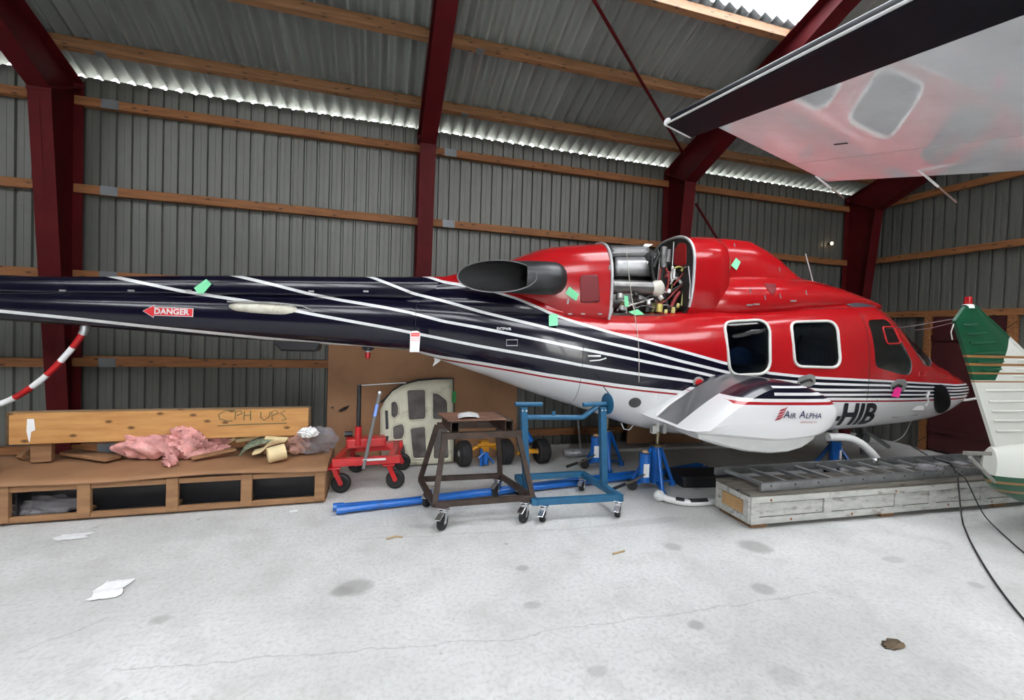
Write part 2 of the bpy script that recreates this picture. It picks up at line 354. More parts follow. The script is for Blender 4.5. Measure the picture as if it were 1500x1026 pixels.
def corr(wx, ly, drop=0.):
    """corrugated sheet: wx wide, ly along the slope (towards -y, rising), local frame flat"""
    b = MB(); nx = int(round(wx/WP*10)); xs = [wx*i/nx for i in range(nx+1)]; ny = 2; vs = []
    for j in range(ny+1):
        for xx in xs: vs.append((xx, -ly*j/ny, AMP*math.cos(2*math.pi*xx/WP)))
    n1 = nx+1; b.add(vs, [(j*n1+i, j*n1+i+1, (j+1)*n1+i+1, (j+1)*n1+i) for j in range(ny) for i in range(nx)]); return b
YP = [-.38, -1.22, -2.05, -2.88, -3.71, -4.54, -5.37]
edges = [.13]+[y for y in YP]+[YR]
SKY = (5.05, 7.25, 2)     # roof-light: x range, first course above purlin three
def lit(c, x):
    xm = x+.2
    if c in (3, 4): return 4.9 < xm < 7.0
    if c == 5: return (-4.2 < xm < -1) or (0. < xm < 3.4) or (4.9 < xm < 7.0) or (8.6 < xm < 10.8)
    return False
sheets = {}
k = 0
for c in range(6):
    ya, yb = edges[c], edges[c+1]; ly = (ya-yb)/CA+.07
    x = XL; i = 0
    while x < XR:
        x2 = x+RW
        if lit(c, x): x = x2; i += 1; continue
        key = c
        if key not in sheets:
            o = corr(RW+.02, ly).build('roof_sheet', ETER, ceiling); sheets[key] = o
        else: o = share(sheets[key], ceiling)
        o.location = (x, ya, zroof(ya)+.012+.006*(i % 2)+.01*0); o.rotation_euler = (-RA-.008, 0, 0)
        x = x2; i += 1
# upper courses and the far slope in long sheets; roof-lights of clear sheet let the daylight in
o = corr(XR-XL, (edges[6]-YR)/CA).build('roof_sheet', ETER, ceiling); o.location = (XL, edges[6], zroof(edges[6])+.01); o.rotation_euler = (-RA, 0, 0)
CLEAR = sheet_clear()
x = XL
while x < XR:
    if lit(3, x): o = corr(RW+.02, (edges[3]-edges[6])/CA+.07).build('roof_light', CLEAR, ceiling); o.location = (x, edges[3], zroof(edges[3])+.015); o.rotation_euler = (-RA-.005, 0, 0)
    elif lit(5, x): o = corr(RW+.02, (edges[5]-edges[6])/CA+.07).build('roof_light', CLEAR, ceiling); o.location = (x, edges[5], zroof(edges[5])+.015); o.rotation_euler = (-RA-.005, 0, 0)
    x += RW
FS = (YR-YF)/CA+.3
x = XL; i = 0
while x < XR:      # far slope: every second pair of strips has a long roof-light
    win = i % 4 in (1, 2, 3)
    for l0, l1 in (((0, 3.9), (3.9, FS-.5), (FS-.5, FS)) if win else ((0, FS),)):
        isl = win and l0 == 3.9
        o = corr(RW+.02, l1-l0+.03).build('roof_light' if isl else 'roof_sheet', CLEAR if isl else ETER, ceiling); o.location = (x+RW, YF-.3*CA+l0*CA, zroof(0)-.3*math.sin(RA)+l0*math.sin(RA)+.01); o.rotation_euler = (-RA, 0, math.pi)
    x += RW; i += 1
wf = tag(empty('wall_front', (0, YF, 0)), kind='structure')
x = XL
while x < XR:
    if x+SW < 2.9 or x > 4.6: share(first, wf, (x, .05, 0))
    x += SW
PURLIN = wood('purlin timber', (.25, .12, .05), (.15, .07, .028), (1.2, 14, 14))
for i, yp in enumerate(YP):
    for n in range(-2, 3):
        p = MB().box(0, S-.01, -.032, .032, -.15, -.012).build('purlin', PURLIN, ceiling, smooth=False, bevel=.004)
        p.location = (n*S+.005, yp, zroof(yp)-.012); p.rotation_euler = (-RA, 0, 0)
        if n >= 0 and i < 4:
            MB().box(.42, .50, .034, .04, -.152, -.02).add([], []).build('joint_plate', PLATE, p, smooth=False)
            MB().box(.40, .49, -.032, .04, -.158, -.152).build('joint_plate', PLATE, p, smooth=False)
    p2 = MB().box(XL, XR, -.032, .032, -.14, 0).build('purlin', PURLIN, ceiling, smooth=False); p2.location = (0, YR-(yp-YR)*1.0, zroof(yp)-.015); p2.rotation_euler = (RA, 0, 0)

# steel portal frames (tapered I-sections)
def frame(X, label):
    fr = empty('portal_frame', (X, 0, 0), 0, label, 'steel frame', 'red steel portal frames'); w, t = .094, .012
    def half(sg, y0):
        Yd = lambda y: y0+sg*y
        cd_ = lambda z: .15+.095*z
        zt, zk = 4.2, 3.88; yk = -.52
        b = MB()
        f_in = [(-cd_(0), 0), (yk, zk)]
        b.add([(sx, Yd(-cd_(0)+tt), 0) for sx in (-w, w) for tt in (0, t)]+[(sx, Yd(yk+tt), zk) for sx in (-w, w) for tt in (0, t)], [(0, 1, 3, 2), (4, 6, 7, 5), (0, 2, 6, 4), (1, 5, 7, 3), (0, 4, 5, 1), (2, 3, 7, 6)])
        b.box(-w, w, *sorted((Yd(-.001), Yd(-.013))), 0, zt)
        b.add([(sx, Yd(a), z) for sx in (-.005, .005) for a, z in ((-.005, 0), (-cd_(0), 0), (yk, zk), (-.005, zt))], [(0, 1, 2, 3), (7, 6, 5, 4), (0, 4, 5, 1), (1, 5, 6, 2), (2, 6, 7, 3), (3, 7, 4, 0)])
        b.build('column', RED_STEEL, fr, smooth=False, bevel=.002, seg=1)
        # rafter
        r = MB(); top = lambda y: zroof(y)-.165; bot = lambda y: (zroof(y)-.64+min(1, (-.52-y)/2.2)*.2 if y < -.52 else zk)
        ys = [-.005, -.52, -2.7, YR]
        for (fa, fb) in ((lambda y: top(y), lambda y: top(y)-t), ):
            for a, c in zip(ys[:-1], ys[1:]): r.add([(sx, Yd(y), f(y)) for sx in (-w, w) for y in (a, c) for f in (fa, fb)], [(0, 1, 3, 2), (4, 6, 7, 5), (0, 2, 6, 4), (1, 5, 7, 3), (0, 4, 5, 1), (2, 3, 7, 6)])
        for a, c in ((-.52, -2.7), (-2.7, YR)): r.add([(sx, Yd(y), bot(y)+d) for sx in (-w, w) for y in (a, c) for d in (0, t)], [(0, 1, 3, 2), (4, 6, 7, 5), (0, 2, 6, 4), (1, 5, 7, 3), (0, 4, 5, 1), (2, 3, 7, 6)])
        r.add([(sx, Yd(y), f(y)) for sx in (-.005, .005) for y, f in ((-.005, top), (-.52, top), (-2.7, top), (YR, top), (YR, bot), (-2.7, bot), (-.52, bot))], [tuple(range(7)), tuple(range(13, 6, -1))])
        r.build('rafter', RED_STEEL, fr, smooth=False, bevel=.002, seg=1)
        k = MB().bar((0, Yd(-.01), 4.14), (0, Yd(yk), zk), 2*w, .014, (0, 0, 1)); k.bar((0, Yd(yk+.012), zk-.02), (0, Yd(yk-.002), zk-.02), 2*w+.01, .03)
        k.build('knee_plate', RED_STEEL, fr, smooth=False)
    half(1, 0.); half(-1, YF)
    return fr
for n, lb in ((-2, None), (-1, None), (0, 'dark red steel frame at far left behind the tail boom'), (1, 'dark red steel frame rising behind the exhaust pipe'), (2, 'dark red steel frame behind the open engine bay'), (3, 'dark red steel frame in the far right corner')):
    frame(n*S, lb or ('dark red steel frame beyond the left edge of the view' if n == -1 else 'dark red steel frame at the closed left end'))
# bracing rods
ROD = RED_STEEL
p0 = np.array([7.42, -.42, 4.3]); d = ray(870, 0); t = (4.35-.17-CAMP[2]-SL*CAMP[1])/(d[2]+SL*d[1]); p1 = CAMP+d*t
p1 = p0+(p1-p0)*1.6
b = MB(); b.cyl(p0, p1, .018, n=10); b.cyl(p0+(p1-p0)*.0, p0+(p1-p0)*.03, .026, n=8)
tag(b.build('brace_rod', ROD), 'thin dark red brace rod slanting up under the corrugated roof', 'rod')
b = MB(); q0, q1 = on_y(1019, 298, -.12), on_y(1052, 352, -.12); b.cyl(q0, q0+(q1-q0)*3.2, .02, n=10)
tag(b.build('brace_rod', ROD), 'dark red brace rod slanting down the back wall above the red rotor fairing', 'rod')
# small daylight hole, replaced by an added glowing bulb on the back wall
p = on_y(1217, 357, -.0); b = MB(); b.lathe([(.02, 0), (.02, .04), (.012, .045)], (p[0], .045, p[2]), (0, -1, 0), 12)
lamp = tag(b.build('wall_spot', BLACK), 'small glowing bulb added for a daylight hole in the back wall near the corner', 'bright spot')
MB().ball((p[0], -.02, p[2]), .021, 10, (1, 1, 1.3)).build('spot', emit('warm bulb glow', (1, .72, .4), 6), lamp)
# ================================================================== THE HELICOPTER
TH = R_(-6.47)
EF = np.array([math.cos(TH), math.sin(TH), 0]); EL = np.array([-math.sin(TH), math.cos(TH), 0]); H0 = np.array([6.94, -1.63, 0.])
heli = empty('helicopter', H0, TH, 'red, navy and white striped helicopter with open engine bay standing on blue jacks', 'helicopter')
def hl(px, py, y):
    """local (s, y, z) on the lengthwise plane y of the helicopter"""
    d = ray(px, py); t = ((H0-CAMP)@EL+y)/(d@EL); p = CAMP+d*t; return (float((p-H0)@EF), y, float(p[2]))
def hw(s, y, z): return H0+EF*s+EL*y+np.array([0, 0, z])
# ---- cross-section tables: s, keel, widest, top, half width, exponent up, exponent down
BODY = [(-3.42, 1.42, 1.7, 1.965, 0.235, 2.2, 2.2), (-3, 1.285, 1.68, 1.97, 0.33, 2.3, 2.2), (-2.6, 1.157, 1.62, 1.96, 0.43, 2.4, 2.2), (-2.1, 0.985, 1.52, 1.93, 0.54, 2.6, 2.3), (-1.5, 0.802, 1.4, 1.9, 0.62, 2.8, 2.4), (-0.9, 0.617, 1.31, 1.905, 0.67, 3, 2.5), (-0.3, 0.535, 1.24, 1.96, 0.69, 3.2, 2.6), (0.4, 0.531, 1.21, 2.03, 0.69, 3.2, 2.6), (1.1, 0.553, 1.2, 2.1, 0.68, 3.2, 2.6), (1.8, 0.59, 1.2, 2.16, 0.65, 3, 2.5), (2.3, 0.626, 1.18, 1.971, 0.574, 2.194, 2.4), (2.6, 0.639, 1.17, 1.809, 0.49, 1.8, 2.3), (3.07, 0.681, 1.13, 1.458, 0.342, 1.8, 2.2), (3.28, 0.73, 1.11, 1.355, 0.29, 2.002, 2.1), (3.6, 0.858, 1.09, 1.216, 0.178, 2, 2), (3.78, 0.963, 1.069, 1.137, 0.064, 2, 2), (3.869, 1.02, 1.072, 1.098, 0.003, 2, 2)]
BOOM = [(-8.9, 1.66, 1.75, 1.845, .10, 2.2, 2.2), (-7.0, 1.60, 1.735, 1.87, .135, 2.2, 2.2), (-5.2, 1.495, 1.71, 1.925, .185, 2.2, 2.2), (-3.42, 1.415, 1.70, 1.965, .235, 2.2, 2.2), (-3.3, 1.40, 1.70, 1.965, .25, 2.2, 2.2)]
COVER = [(-8.9, 1.80, 1.86, 1.985, .075, 2.6, 2.), (-7.0, 1.83, 1.88, 2.01, .085, 2.6, 2.), (-5.2, 1.89, 1.93, 2.105, .105, 2.6, 2.), (-3.42, 1.93, 1.965, 2.185, .135, 2.6, 2.), (-3.05, 1.93, 1.965, 2.21, .15, 2.6, 2.)]
AFT = [(-3.22, 1.75, 1.98, 2.17, .13, 2.4, 2.), (-2.98, 1.72, 2.0, 2.235, .20, 2.4, 2.), (-2.4, 1.70, 2.05, 2.41, .36, 2.5, 2.2), (-2.06, 1.70, 2.08, 2.545, .46, 2.6, 2.4), (-1.75, 1.70, 2.1, 2.60, .51, 2.7, 3.), (-1.44, 1.70, 2.12, 2.635, .54, 2.7, 4.)]
INLET = [(-.50, 1.72, 2.42, 2.765, .50, 2.5, 2.6), (-.3, 1.72, 2.42, 2.785, .505, 2.5, 2.6), (-.2, 1.72, 2.42, 2.79, .50, 2.5, 2.6), (-.1, 1.74, 2.4, 2.795, .475, 2.4, 2.6), (-.03, 1.8, 2.4, 2.785, .42, 2.3, 2.5), (.0, 1.9, 2.4, 2.76, .33, 2.2, 2.4)]
PYLON = [(-.2, 1.9, 2.3, 2.785, .30, 2.5, 2.2), (.12, 1.9, 2.3, 2.81, .31, 2.5, 2.2), (.39, 1.9, 2.3, 2.805, .31, 2.5, 2.2), (.55, 1.9, 2.28, 2.755, .305, 2.4, 2.2), (.72, 1.9, 2.25, 2.675, .30, 2.3, 2.2), (1.1, 1.9, 2.2, 2.425, .25, 2.2, 2.2), (1.3, 1.9, 2.15, 2.36, .22, 2.2, 2.2), (1.5, 1.9, 2.1, 2.30, .18, 2.2, 2.2)]
SKIRT = [(-.3, 1.80, 2.05, 2.36, .40, 2.2, 2.4), (.0, 1.80, 2.05, 2.38, .50, 2.2, 2.4), (.5, 1.85, 2.08, 2.41, .52, 2.1, 2.4), (1.0, 1.9, 2.12, 2.40, .48, 2.0, 2.4), (1.5, 1.95, 2.13, 2.325, .41, 2., 2.4), (1.9, 2.0, 2.12, 2.22, .31, 2., 2.4), (2.2, 2.03, 2.1, 2.135, .2, 2., 2.4), (2.33, 2.05, 2.08, 2.09, .08, 2., 2.)]
def sec(T, s):
    xs = [r[0] for r in T]; n = len(T)
    if s <= xs[0]: return T[0][1:]
    if s >= xs[-1]: return T[-1][1:]
    i = max(k for k in range(n-1) if xs[k] <= s); h = xs[i+1]-xs[i]; t = (s-xs[i])/h; out = []
    for c in range(1, 7):
        def sl(k):
            if k == 0: return (T[1][c]-T[0][c])/(xs[1]-xs[0])
            if k == n-1: return (T[-1][c]-T[-2][c])/(xs[-1]-xs[-2])
            a = (T[k][c]-T[k-1][c])/(xs[k]-xs[k-1]); b = (T[k+1][c]-T[k][c])/(xs[k+1]-xs[k])
            return 0. if a*b <= 0 else 2*a*b/(a+b)
        m0, m1 = sl(i)*h, sl(i+1)*h
        out.append((2*t**3-3*t*t+1)*T[i][c]+(t**3-2*t*t+t)*m0+(-2*t**3+3*t*t)*T[i+1][c]+(t**3-t*t)*m1)
    return out
def spt(T, s, a, off=0.):
    zb, zm, zt, w, nu, nl = sec(T, s); c, q = math.cos(a), math.sin(a); n = nu if q >= 0 else nl; h = (zt-zm if q >= 0 else zm-zb)+off; w += off
    return (s, math.copysign(abs(c)**(2/n), c)*w, zm+math.copysign(abs(q)**(2/n), q)*h)
def side_y(T, s, z, off=0.):
    zb, zm, zt, w, nu, nl = sec(T, s); n = nu if z >= zm else nl; h = (zt-zm) if z >= zm else (zm-zb); u = min(.999, abs(z-zm)/max(h, 1e-4))
    return -(w*(1-u**n)**(1/n)+off)
def skin(px, py, T=BODY, off=.003):
    y = -.5
    for _ in range(12): s, _y, z = hl(px, py, y); y = .5*y+.5*side_y(T, s, z, off)
    return (s, y, z)
def shell(T, s0, s1, n, k=64, inset=0.):
    return [[spt(T, s0+(s1-s0)*i/(n-1), 2*math.pi*j/k, -inset) for j in range(k)] for i in range(n)]

# ---- livery: a paint scheme in the helicopter's own side view (stripes sweeping back over the boom)
SP = {1: [(623, 405), (650, 415), (708, 427), (745, 440), (800, 458), (840, 471), (890, 486), (940, 499), (1000, 515), (1060, 532), (1128, 547), (1165, 551), (1202, 554), (1300, 558.6), (1360, 562), (1400, 564.5)],
      2: [(540, 405), (605, 430), (650, 442), (700, 456), (750, 468), (800, 480), (850, 493), (900, 505), (945, 515), (1000, 530), (1062, 545), (1128, 557), (1202, 562.5), (1300, 565), (1360, 567.5), (1400, 569)],
      3: [(345, 404), (400, 417), (450, 430), (500, 440), (560, 450), (600, 458), (650, 471), (700, 480), (750, 490), (800, 500), (850, 511), (900, 521), (940, 529), (1000, 541), (1075, 558), (1128, 566), (1202, 571.5), (1300, 571.8), (1360, 573), (1400, 573)],
      4: [(160, 404), (263, 426), (300, 432), (360, 441), (460, 461), (520, 472), (570, 481), (600, 487), (650, 497), (700, 507), (750, 516), (800, 525), (850, 535), (900, 543), (940, 549), (1000, 557), (1060, 566), (1202, 578.7), (1300, 578.4), (1360, 578.4), (1400, 577.7)],
      5: [(0, 456), (100, 466), (200, 477), (300, 487), (380, 495), (612, 516), (650, 524), (700, 531.5), (750, 540), (800, 549), (850, 556.5), (900, 564), (940, 569), (1000, 575), (1202, 584.6), (1300, 584.6), (1360, 583.4), (1400, 581.8)]}
def on_side(px, py):
    s = hl(px, py, -.3)[0]
    if s > -3.35: return skin(px, py, BODY, 0)
    p = skin(px, py, BOOM, 0)
    if p[2] > sec(BOOM, p[0])[2]-.02: p = skin(px, py, COVER, 0)
    return p
SMIN, SMAX, ZMIN, ZMAX = -9., 4., .4, 2.9
def livery():
    m, n, b = nt_new('helicopter paint'); tc = N(n, 'ShaderNodeTexCoord'); sp = N(n, 'ShaderNodeSeparateXYZ'); L(n, tc.outputs['Object'], sp.inputs[0]); s, z = sp.outputs[0], sp.outputs[2]
    u = math_(n, 'DIVIDE', math_(n, 'SUBTRACT', s, SMIN), SMAX-SMIN)
    def curve(pts):
        fc = N(n, 'ShaderNodeFloatCurve'); cv = fc.mapping.curves[0]; pts = sorted(((p[0]-SMIN)/(SMAX-SMIN), (p[2]-ZMIN)/(ZMAX-ZMIN)) for p in pts)
        a, e = pts[0], pts[-1]; a2 = pts[1]; sl = (a2[1]-a[1])/(a2[0]-a[0]); ext = (0.0, max(0, min(1, a[1]-sl*a[0])))
        pts = [ext]+pts+[(1.0, e[1])]
        while len(cv.points) < len(pts): cv.points.new(.5, .5)
        for q, pt in zip(cv.points, pts): q.location = pt
        for q in cv.points: q.handle_type = 'VECTOR'
        fc.mapping.use_clip = False; fc.mapping.update(); L(n, u, fc.inputs['Value']); return math_(n, 'ADD', math_(n, 'MULTIPLY', fc.outputs[0], ZMAX-ZMIN), ZMIN)
    D = {i: math_(n, 'SUBTRACT', z, curve([on_side(*p) for p in SP[i]])) for i in SP}
    front = smooth(n, s, .2, 2.6); half = math_(n, 'SUBTRACT', .0145, math_(n, 'MULTIPLY', front, .0050))
    NAVY, RED, WHT, DR = (.003, .0025, .012), (.38, .006, .009), (.70, .70, .70), (.30, .01, .016)
    step = lambda d, e=0.: math_(n, 'GREATER_THAN', d, e)
    c = mixc(n, step(s, -3.44), NAVY, WHT)
    c = mixc(n, step(D[5]), c, NAVY); c = mixc(n, step(D[1]), c, RED)
    rl = math_(n, 'MULTIPLY', math_(n, 'LESS_THAN', math_(n, 'ABSOLUTE', math_(n, 'ADD', D[5], .026)), .009), step(s, -3.44)); c = mixc(n, rl, c, DR)
    for i in D: c = mixc(n, math_(n, 'LESS_THAN', math_(n, 'ABSOLUTE', D[i]), half), c, WHT)
    dz = noise(n, tc.outputs['Object'], 3.2, 7, .7); c = mixc(n, math_(n, 'MULTIPLY', smooth(n, dz, .55, .8), .05), c, (.2, .17, .15))
    L(n, c, b.inputs['Base Color']); b.inputs['Roughness'].default_value = .2; b.inputs['Coat Weight'].default_value = .3; b.inputs['Coat Roughness'].default_value = .05; b.inputs['Specular IOR Level'].default_value = .4
    bz = noise(n, tc.outputs['Object'], 4, 3); bp = N(n, 'ShaderNodeBump'); bp.inputs['Strength'].default_value = .12; bp.inputs['Distance'].default_value = .02; L(n, bz, bp.inputs['Height']); L(n, bp.outputs[0], b.inputs['Normal'])
    return m
LIV = livery()
CABIN = mat('grey cabin lining', (.3, .3, .29), .8, var=.1)
INK = mat('black lettering', (.01, .01, .015), .5)
SEAM = mat('dark seam', (.02, .018, .02), .6)
ALU = mat('bare aluminium', (.55, .56, .57), .38, .9, var=.12, scale=9)

# ---- windows (outlines in side view)
def round_poly(pts, r, k=6):
    out = []; P = [np.array(p, float) for p in pts]; n = len(P)
    for i in range(n):
        a, b, c = P[i-1], P[i], P[(i+1) % n]; u = (a-b)/np.linalg.norm(a-b); v = (c-b)/np.linalg.norm(c-b); rr = min(r, .45*np.linalg.norm(a-b), .45*np.linalg.norm(c-b)); p0, p1 = b+u*rr, b+v*rr
        for j in range(k+1): t = j/k; out.append(tuple((1-t)**2*p0+2*t*(1-t)*b+t*t*p1))
    return out
def sz(pts): return [(lambda q: (q[0], q[2]))(skin(*p)) for p in pts]
WIN = {'w1': round_poly(sz([(1056, 472), (1122, 468), (1126, 548), (1068, 550)]), .13), 'w2': round_poly(sz([(1155, 472), (1222, 470), (1230, 539), (1163, 537)]), .11),
       'wc': round_poly(sz([(1270, 469), (1299, 468), (1337, 532), (1334, 550), (1320, 549), (1283, 538)]), .07)}
def cut(o, cutters):
    for c in cutters:
        x = o.modifiers.new('cut', 'BOOLEAN'); x.operation = 'DIFFERENCE'; x.object = c; x.solver = 'EXACT'
    dg = bpy.context.evaluated_depsgraph_get(); me = bpy.data.meshes.new_from_object(o.evaluated_get(dg)); o.modifiers.clear(); o.data = me
    for c in cutters: bpy.data.objects.remove(c)
    me.polygons.foreach_set('use_smooth', [True]*len(me.polygons)); me.set_sharp_from_angle(angle=R_(35))
# hull: outer skin with an inner cabin cavity
bm_ = MB(); bm_.loft(shell(BODY, -3.42, 3.868, 110))
body = bm_.build('fuselage', [LIV, CABIN], heli)
cav = MB(); cav.loft(shell(BODY, -1.3, 3.1, 40, 32, .035)); cavo = cav.build('cav', CABIN)
cutters = [cavo]
for k_, poly in WIN.items():
    cutters.append(MB().prism(poly, lambda u, v: (u, -1.2, v), lambda u, v: (u, 1.2, v)).build('cut', CABIN))
WSA = [(2.16, 124), (2.22, 142), (2.32, 151), (2.5, 159), (2.65, 157), (2.78, 147), (2.88, 128), (2.94, 108)]   # near edge of the windscreen: station, section angle
def screen_ring(s, off, a1, n=14, far=False):
    a0 = float(np.interp(s, [p[0] for p in WSA], [p[1] for p in WSA])); A = [R_(a0+(a1-a0)*j/(n-1)) for j in range(n)]
    if far: A = [math.pi-a for a in A]
    return [spt(BODY, s, a, off) for a in A]
SCR = [2.16+(2.94-2.16)*i/19 for i in range(20)]
for far in (False, True):
    w_ = MB(); w_.loft([screen_ring(s, .04, 94, far=far)+screen_ring(s, -.07, 94, far=far)[::-1] for s in SCR]); cutters.append(w_.build('cut', CABIN))
bpy.context.view_layer.update()
cavo.matrix_world = heli.matrix_world
for c in cutters: c.parent = heli
bpy.context.view_layer.update()
cut(body, cutters)
TINT = glass('smoked window glass', (.12, .19, .28)); CLEARG = glass('clear acrylic', (.74, .77, .78))
FRM = mat('white window frame', (.62, .62, .58), .45, var=.05)
def ring_on_skin(poly, r, name, m, off=.006):
    MB().tube([(u, side_y(BODY, u, v, off), v) for u, v in poly], r, 8, close=True).build(name, m, heli)
def pane(poly, name, m, off=-.008, mirror=False):
    c = np.mean(np.array(poly), 0); vs = []; n = len(poly); K = 5
    for k in range(K):
        f = 1-k/K
        for u, v in poly: uu, vv = c[0]+(u-c[0])*f, c[1]+(v-c[1])*f; vs.append((uu, side_y(BODY, uu, vv, off), vv))
    vs.append((c[0], side_y(BODY, c[0], c[1], off), c[1])); fs = []
    for k in range(K-1): fs += [(k*n+i, k*n+(i+1) % n, (k+1)*n+(i+1) % n, (k+1)*n+i) for i in range(n)]
    fs += [((K-1)*n+i, (K-1)*n+(i+1) % n, K*n) for i in range(n)]
    if mirror: vs = [(a, -b, c2) for a, b, c2 in vs]
    return MB().add(vs, fs).build(name, m, heli)
for k_, poly in WIN.items():
    for mir in (False, True): pane(poly, 'window_pane', CLEARG if k_ == 'wc' or mir else TINT, mirror=mir)
ring_on_skin(WIN['w1'], .015, 'window_frame', FRM); ring_on_skin(WIN['w2'], .015, 'window_frame', FRM)
vent = round_poly(sz([(1292, 479), (1308, 479), (1319, 503), (1299, 504)]), .035)
ring_on_skin(vent, .009, 'vent_window', mat('red window rim', (.45, .012, .014), .4))
for far in (False, True): MB().loft([screen_ring(s, -.006, 94, far=far) for s in SCR], cap=False, ring_closed=False).build('windscreen', CLEARG, heli)
# dark roof window above the cockpit
def hit(px, py, T, off=.004):
    d = ray(px, py)
    for t in np.arange(2., 9., .005):
        q = CAMP+d*t-H0; s, y, z = q@EF, q@EL, q[2]
        if not T[0][0] <= s <= T[-1][0]: continue
        zb, zm, zt, w, nu, nl = sec(T, s); n = nu if z >= zm else nl; h = (zt-zm) if z >= zm else zm-zb
        if abs(y/w)**n+abs((z-zm)/h)**n < 1: return (float(s), float(y)-off, float(z)+off)
    return None
rw = []
for v in range(5):
    row = []
    for u in range(9):
        a = [(1233, 444), (1263, 445.5), (1283, 450), (1248, 450.5)]; fu, fv = u/8, v/4
        px = (a[0][0]*(1-fu)+a[1][0]*fu)*(1-fv)+(a[3][0]*(1-fu)+a[2][0]*fu)*fv; py = (a[0][1]*(1-fu)+a[1][1]*fu)*(1-fv)+(a[3][1]*(1-fu)+a[2][1]*fu)*fv
        row.append(hit(px, py, BODY, .006) or skin(px, py))
    rw.append(row)
MB().loft(rw, cap=False, ring_closed=False).build('roof_window', mat('smoked roof window', (.05, .06, .075), .3), heli, solid=.004)
# cabin furniture seen through the panes
SEAT = mat('dark cabin upholstery', (.02, .024, .035), .8)
for s0, y0 in ((-.5, -.32), (-.5, .32), (.75, -.32), (.75, .32), (1.6, -.3), (1.6, .3)):
    b = MB(); y0 *= .75; b.box(s0-.05, s0+.34, y0-.2, y0+.2, .84, 1.08); b.bar((s0-.02, y0, .95), (s0-.16, y0, 1.5), .4, .12, (1, 0, 0)); b.ball((s0-.18, y0, 1.6), .12, 10, (.5, 1.1, .9)); b.build('cabin_seat', SEAT, heli, bevel=.03)
MB().box(-1.0, 1.6, -.36, .36, .74, .78).build('cabin_floor', SEAT, heli, smooth=False)
MB().prism([(2.4, .78), (2.75, .82), (2.75, 1.3), (2.6, 1.36), (2.45, 1.1)], lambda u, v: (u, -.25, v), lambda u, v: (u, .25, v)).build('instrument_panel', BLACK, heli, bevel=.02)
LINING = mat('pale cabin lining', (.5, .49, .45), .7)
p_ = hl(1221, 505, -.52); MB().box(p_[0]-.03, p_[0]+.05, -.53, -.48, 1.1, 1.9).build('cabin_pillar', LINING, heli, smooth=False, bevel=.01)
MB().tube([hl(1174, 492, -.35), hl(1168, 505, -.35), hl(1170, 530, -.35)], .012, 8).build('grab_rail', BLACK, heli)
MB().box(p_[0]-.034, p_[0]+.03, -.537, -.531, 1.45, 1.62).build('placard', mat('yellow and white placard', (.6, .55, .35), .6, var=.5, scale=25), heli, smooth=False)
p_ = hl(1085, 520, -.4); b = MB(); b.ball((p_[0], -.38, p_[2]-.02), .13, 14, (1.2, .4, .8)); b.build('seat_bolster', mat('blue grey upholstery', (.12, .15, .2), .8), heli)
# ---- boom, shaft cover, cowlings
MB().loft(shell(BOOM, -8.9, -3.3, 30, 40)).build('tail_boom', LIV, heli)
cov = MB().loft(shell(COVER, -8.9, -3.05, 30, 28)).build('drive_shaft_cover', LIV, heli)
LATCH = mat('dull latch metal', (.42, .42, .41), .4, .7)
def latches(T, pts, par, l=.05, h=.012, rot=0.):
    for px, py in pts:
        s, y, z = skin(px, py, T, .004)
        b = MB(); b.bar((s-l/2*math.cos(rot), y, z-l/2*math.sin(rot)), (s+l/2*math.cos(rot), y, z+l/2*math.sin(rot)), h*.8, h, (0, 0, 1)); b.build('latch', LATCH, par, smooth=False)
latches(COVER, [(92, 426), (192, 426), (276, 426), (456, 427), (536, 427), (599, 428)], cov, .05, .016)
aft = MB().loft(shell(AFT, -3.22, -1.44, 40, 56)).build('aft_cowling', LIV, heli)
inl = MB().loft(shell(INLET, -.50, .0, 26, 64)).build('inlet_cowling', LIV, heli)
pyl = MB().loft(shell(PYLON, -.2, 1.5, 34, 56)).build('rotor_pylon_fairing', LIV, heli)
skt = MB().loft(shell(SKIRT, -.3, 2.33, 44, 56)).build('roof_fairing', LIV, heli)
latches(SKIRT, [(1012, 455), (1043, 452), (1098, 447), (1108, 446), (1162, 441)], skt, .07, .016, .05)
latches(SKIRT, [(1121, 436), (1143, 434), (1181, 429), (1099, 427)], skt, .05, .010, 1.8)
latches(AFT, [(893, 392), (896, 425), (897, 455), (832, 442)], aft, .05, .014, 1.5); latches(AFT, [(854, 460), (879, 460), (835, 460)], aft, .04, .014)
latches(PYLON, [(1076, 360), (1142, 395), (1154, 415)], pyl, .05, .010, 1.8)
DKRED = mat('dark red mesh patch', (.16, .008, .012), .6, var=.1)
def patch(pts, T, m, name, r=.03, off=.004, par=None, grid=8):
    P = [(lambda q: (q[0], q[2]))(skin(*p, T, off)) for p in pts]; P = round_poly(P, r); c = np.mean(np.array(P), 0); n = len(P); vs = []
    for k in range(grid):
        f = 1-k/grid; vs += [(c[0]+(u-c[0])*f, side_y(T, c[0]+(u-c[0])*f, c[1]+(v-c[1])*f, off), c[1]+(v-c[1])*f) for u, v in P]
    vs.append((c[0], side_y(T, c[0], c[1], off), c[1])); fs = []
    for k in range(grid-1): fs += [(k*n+i, k*n+(i+1) % n, (k+1)*n+(i+1) % n, (k+1)*n+i) for i in range(n)]
    fs += [((grid-1)*n+i, (grid-1)*n+(i+1) % n, grid*n) for i in range(n)]
    return MB().add(vs, fs).build(name, m, par or heli, solid=.004)
patch([(849, 404), (876, 402), (879, 443), (850, 444)], AFT, DKRED, 'vent_screen')
patch([(1119, 415), (1136, 416), (1137, 424), (1132, 433), (1124, 424)], SKIRT, DKRED, 'vent_screen', .015)
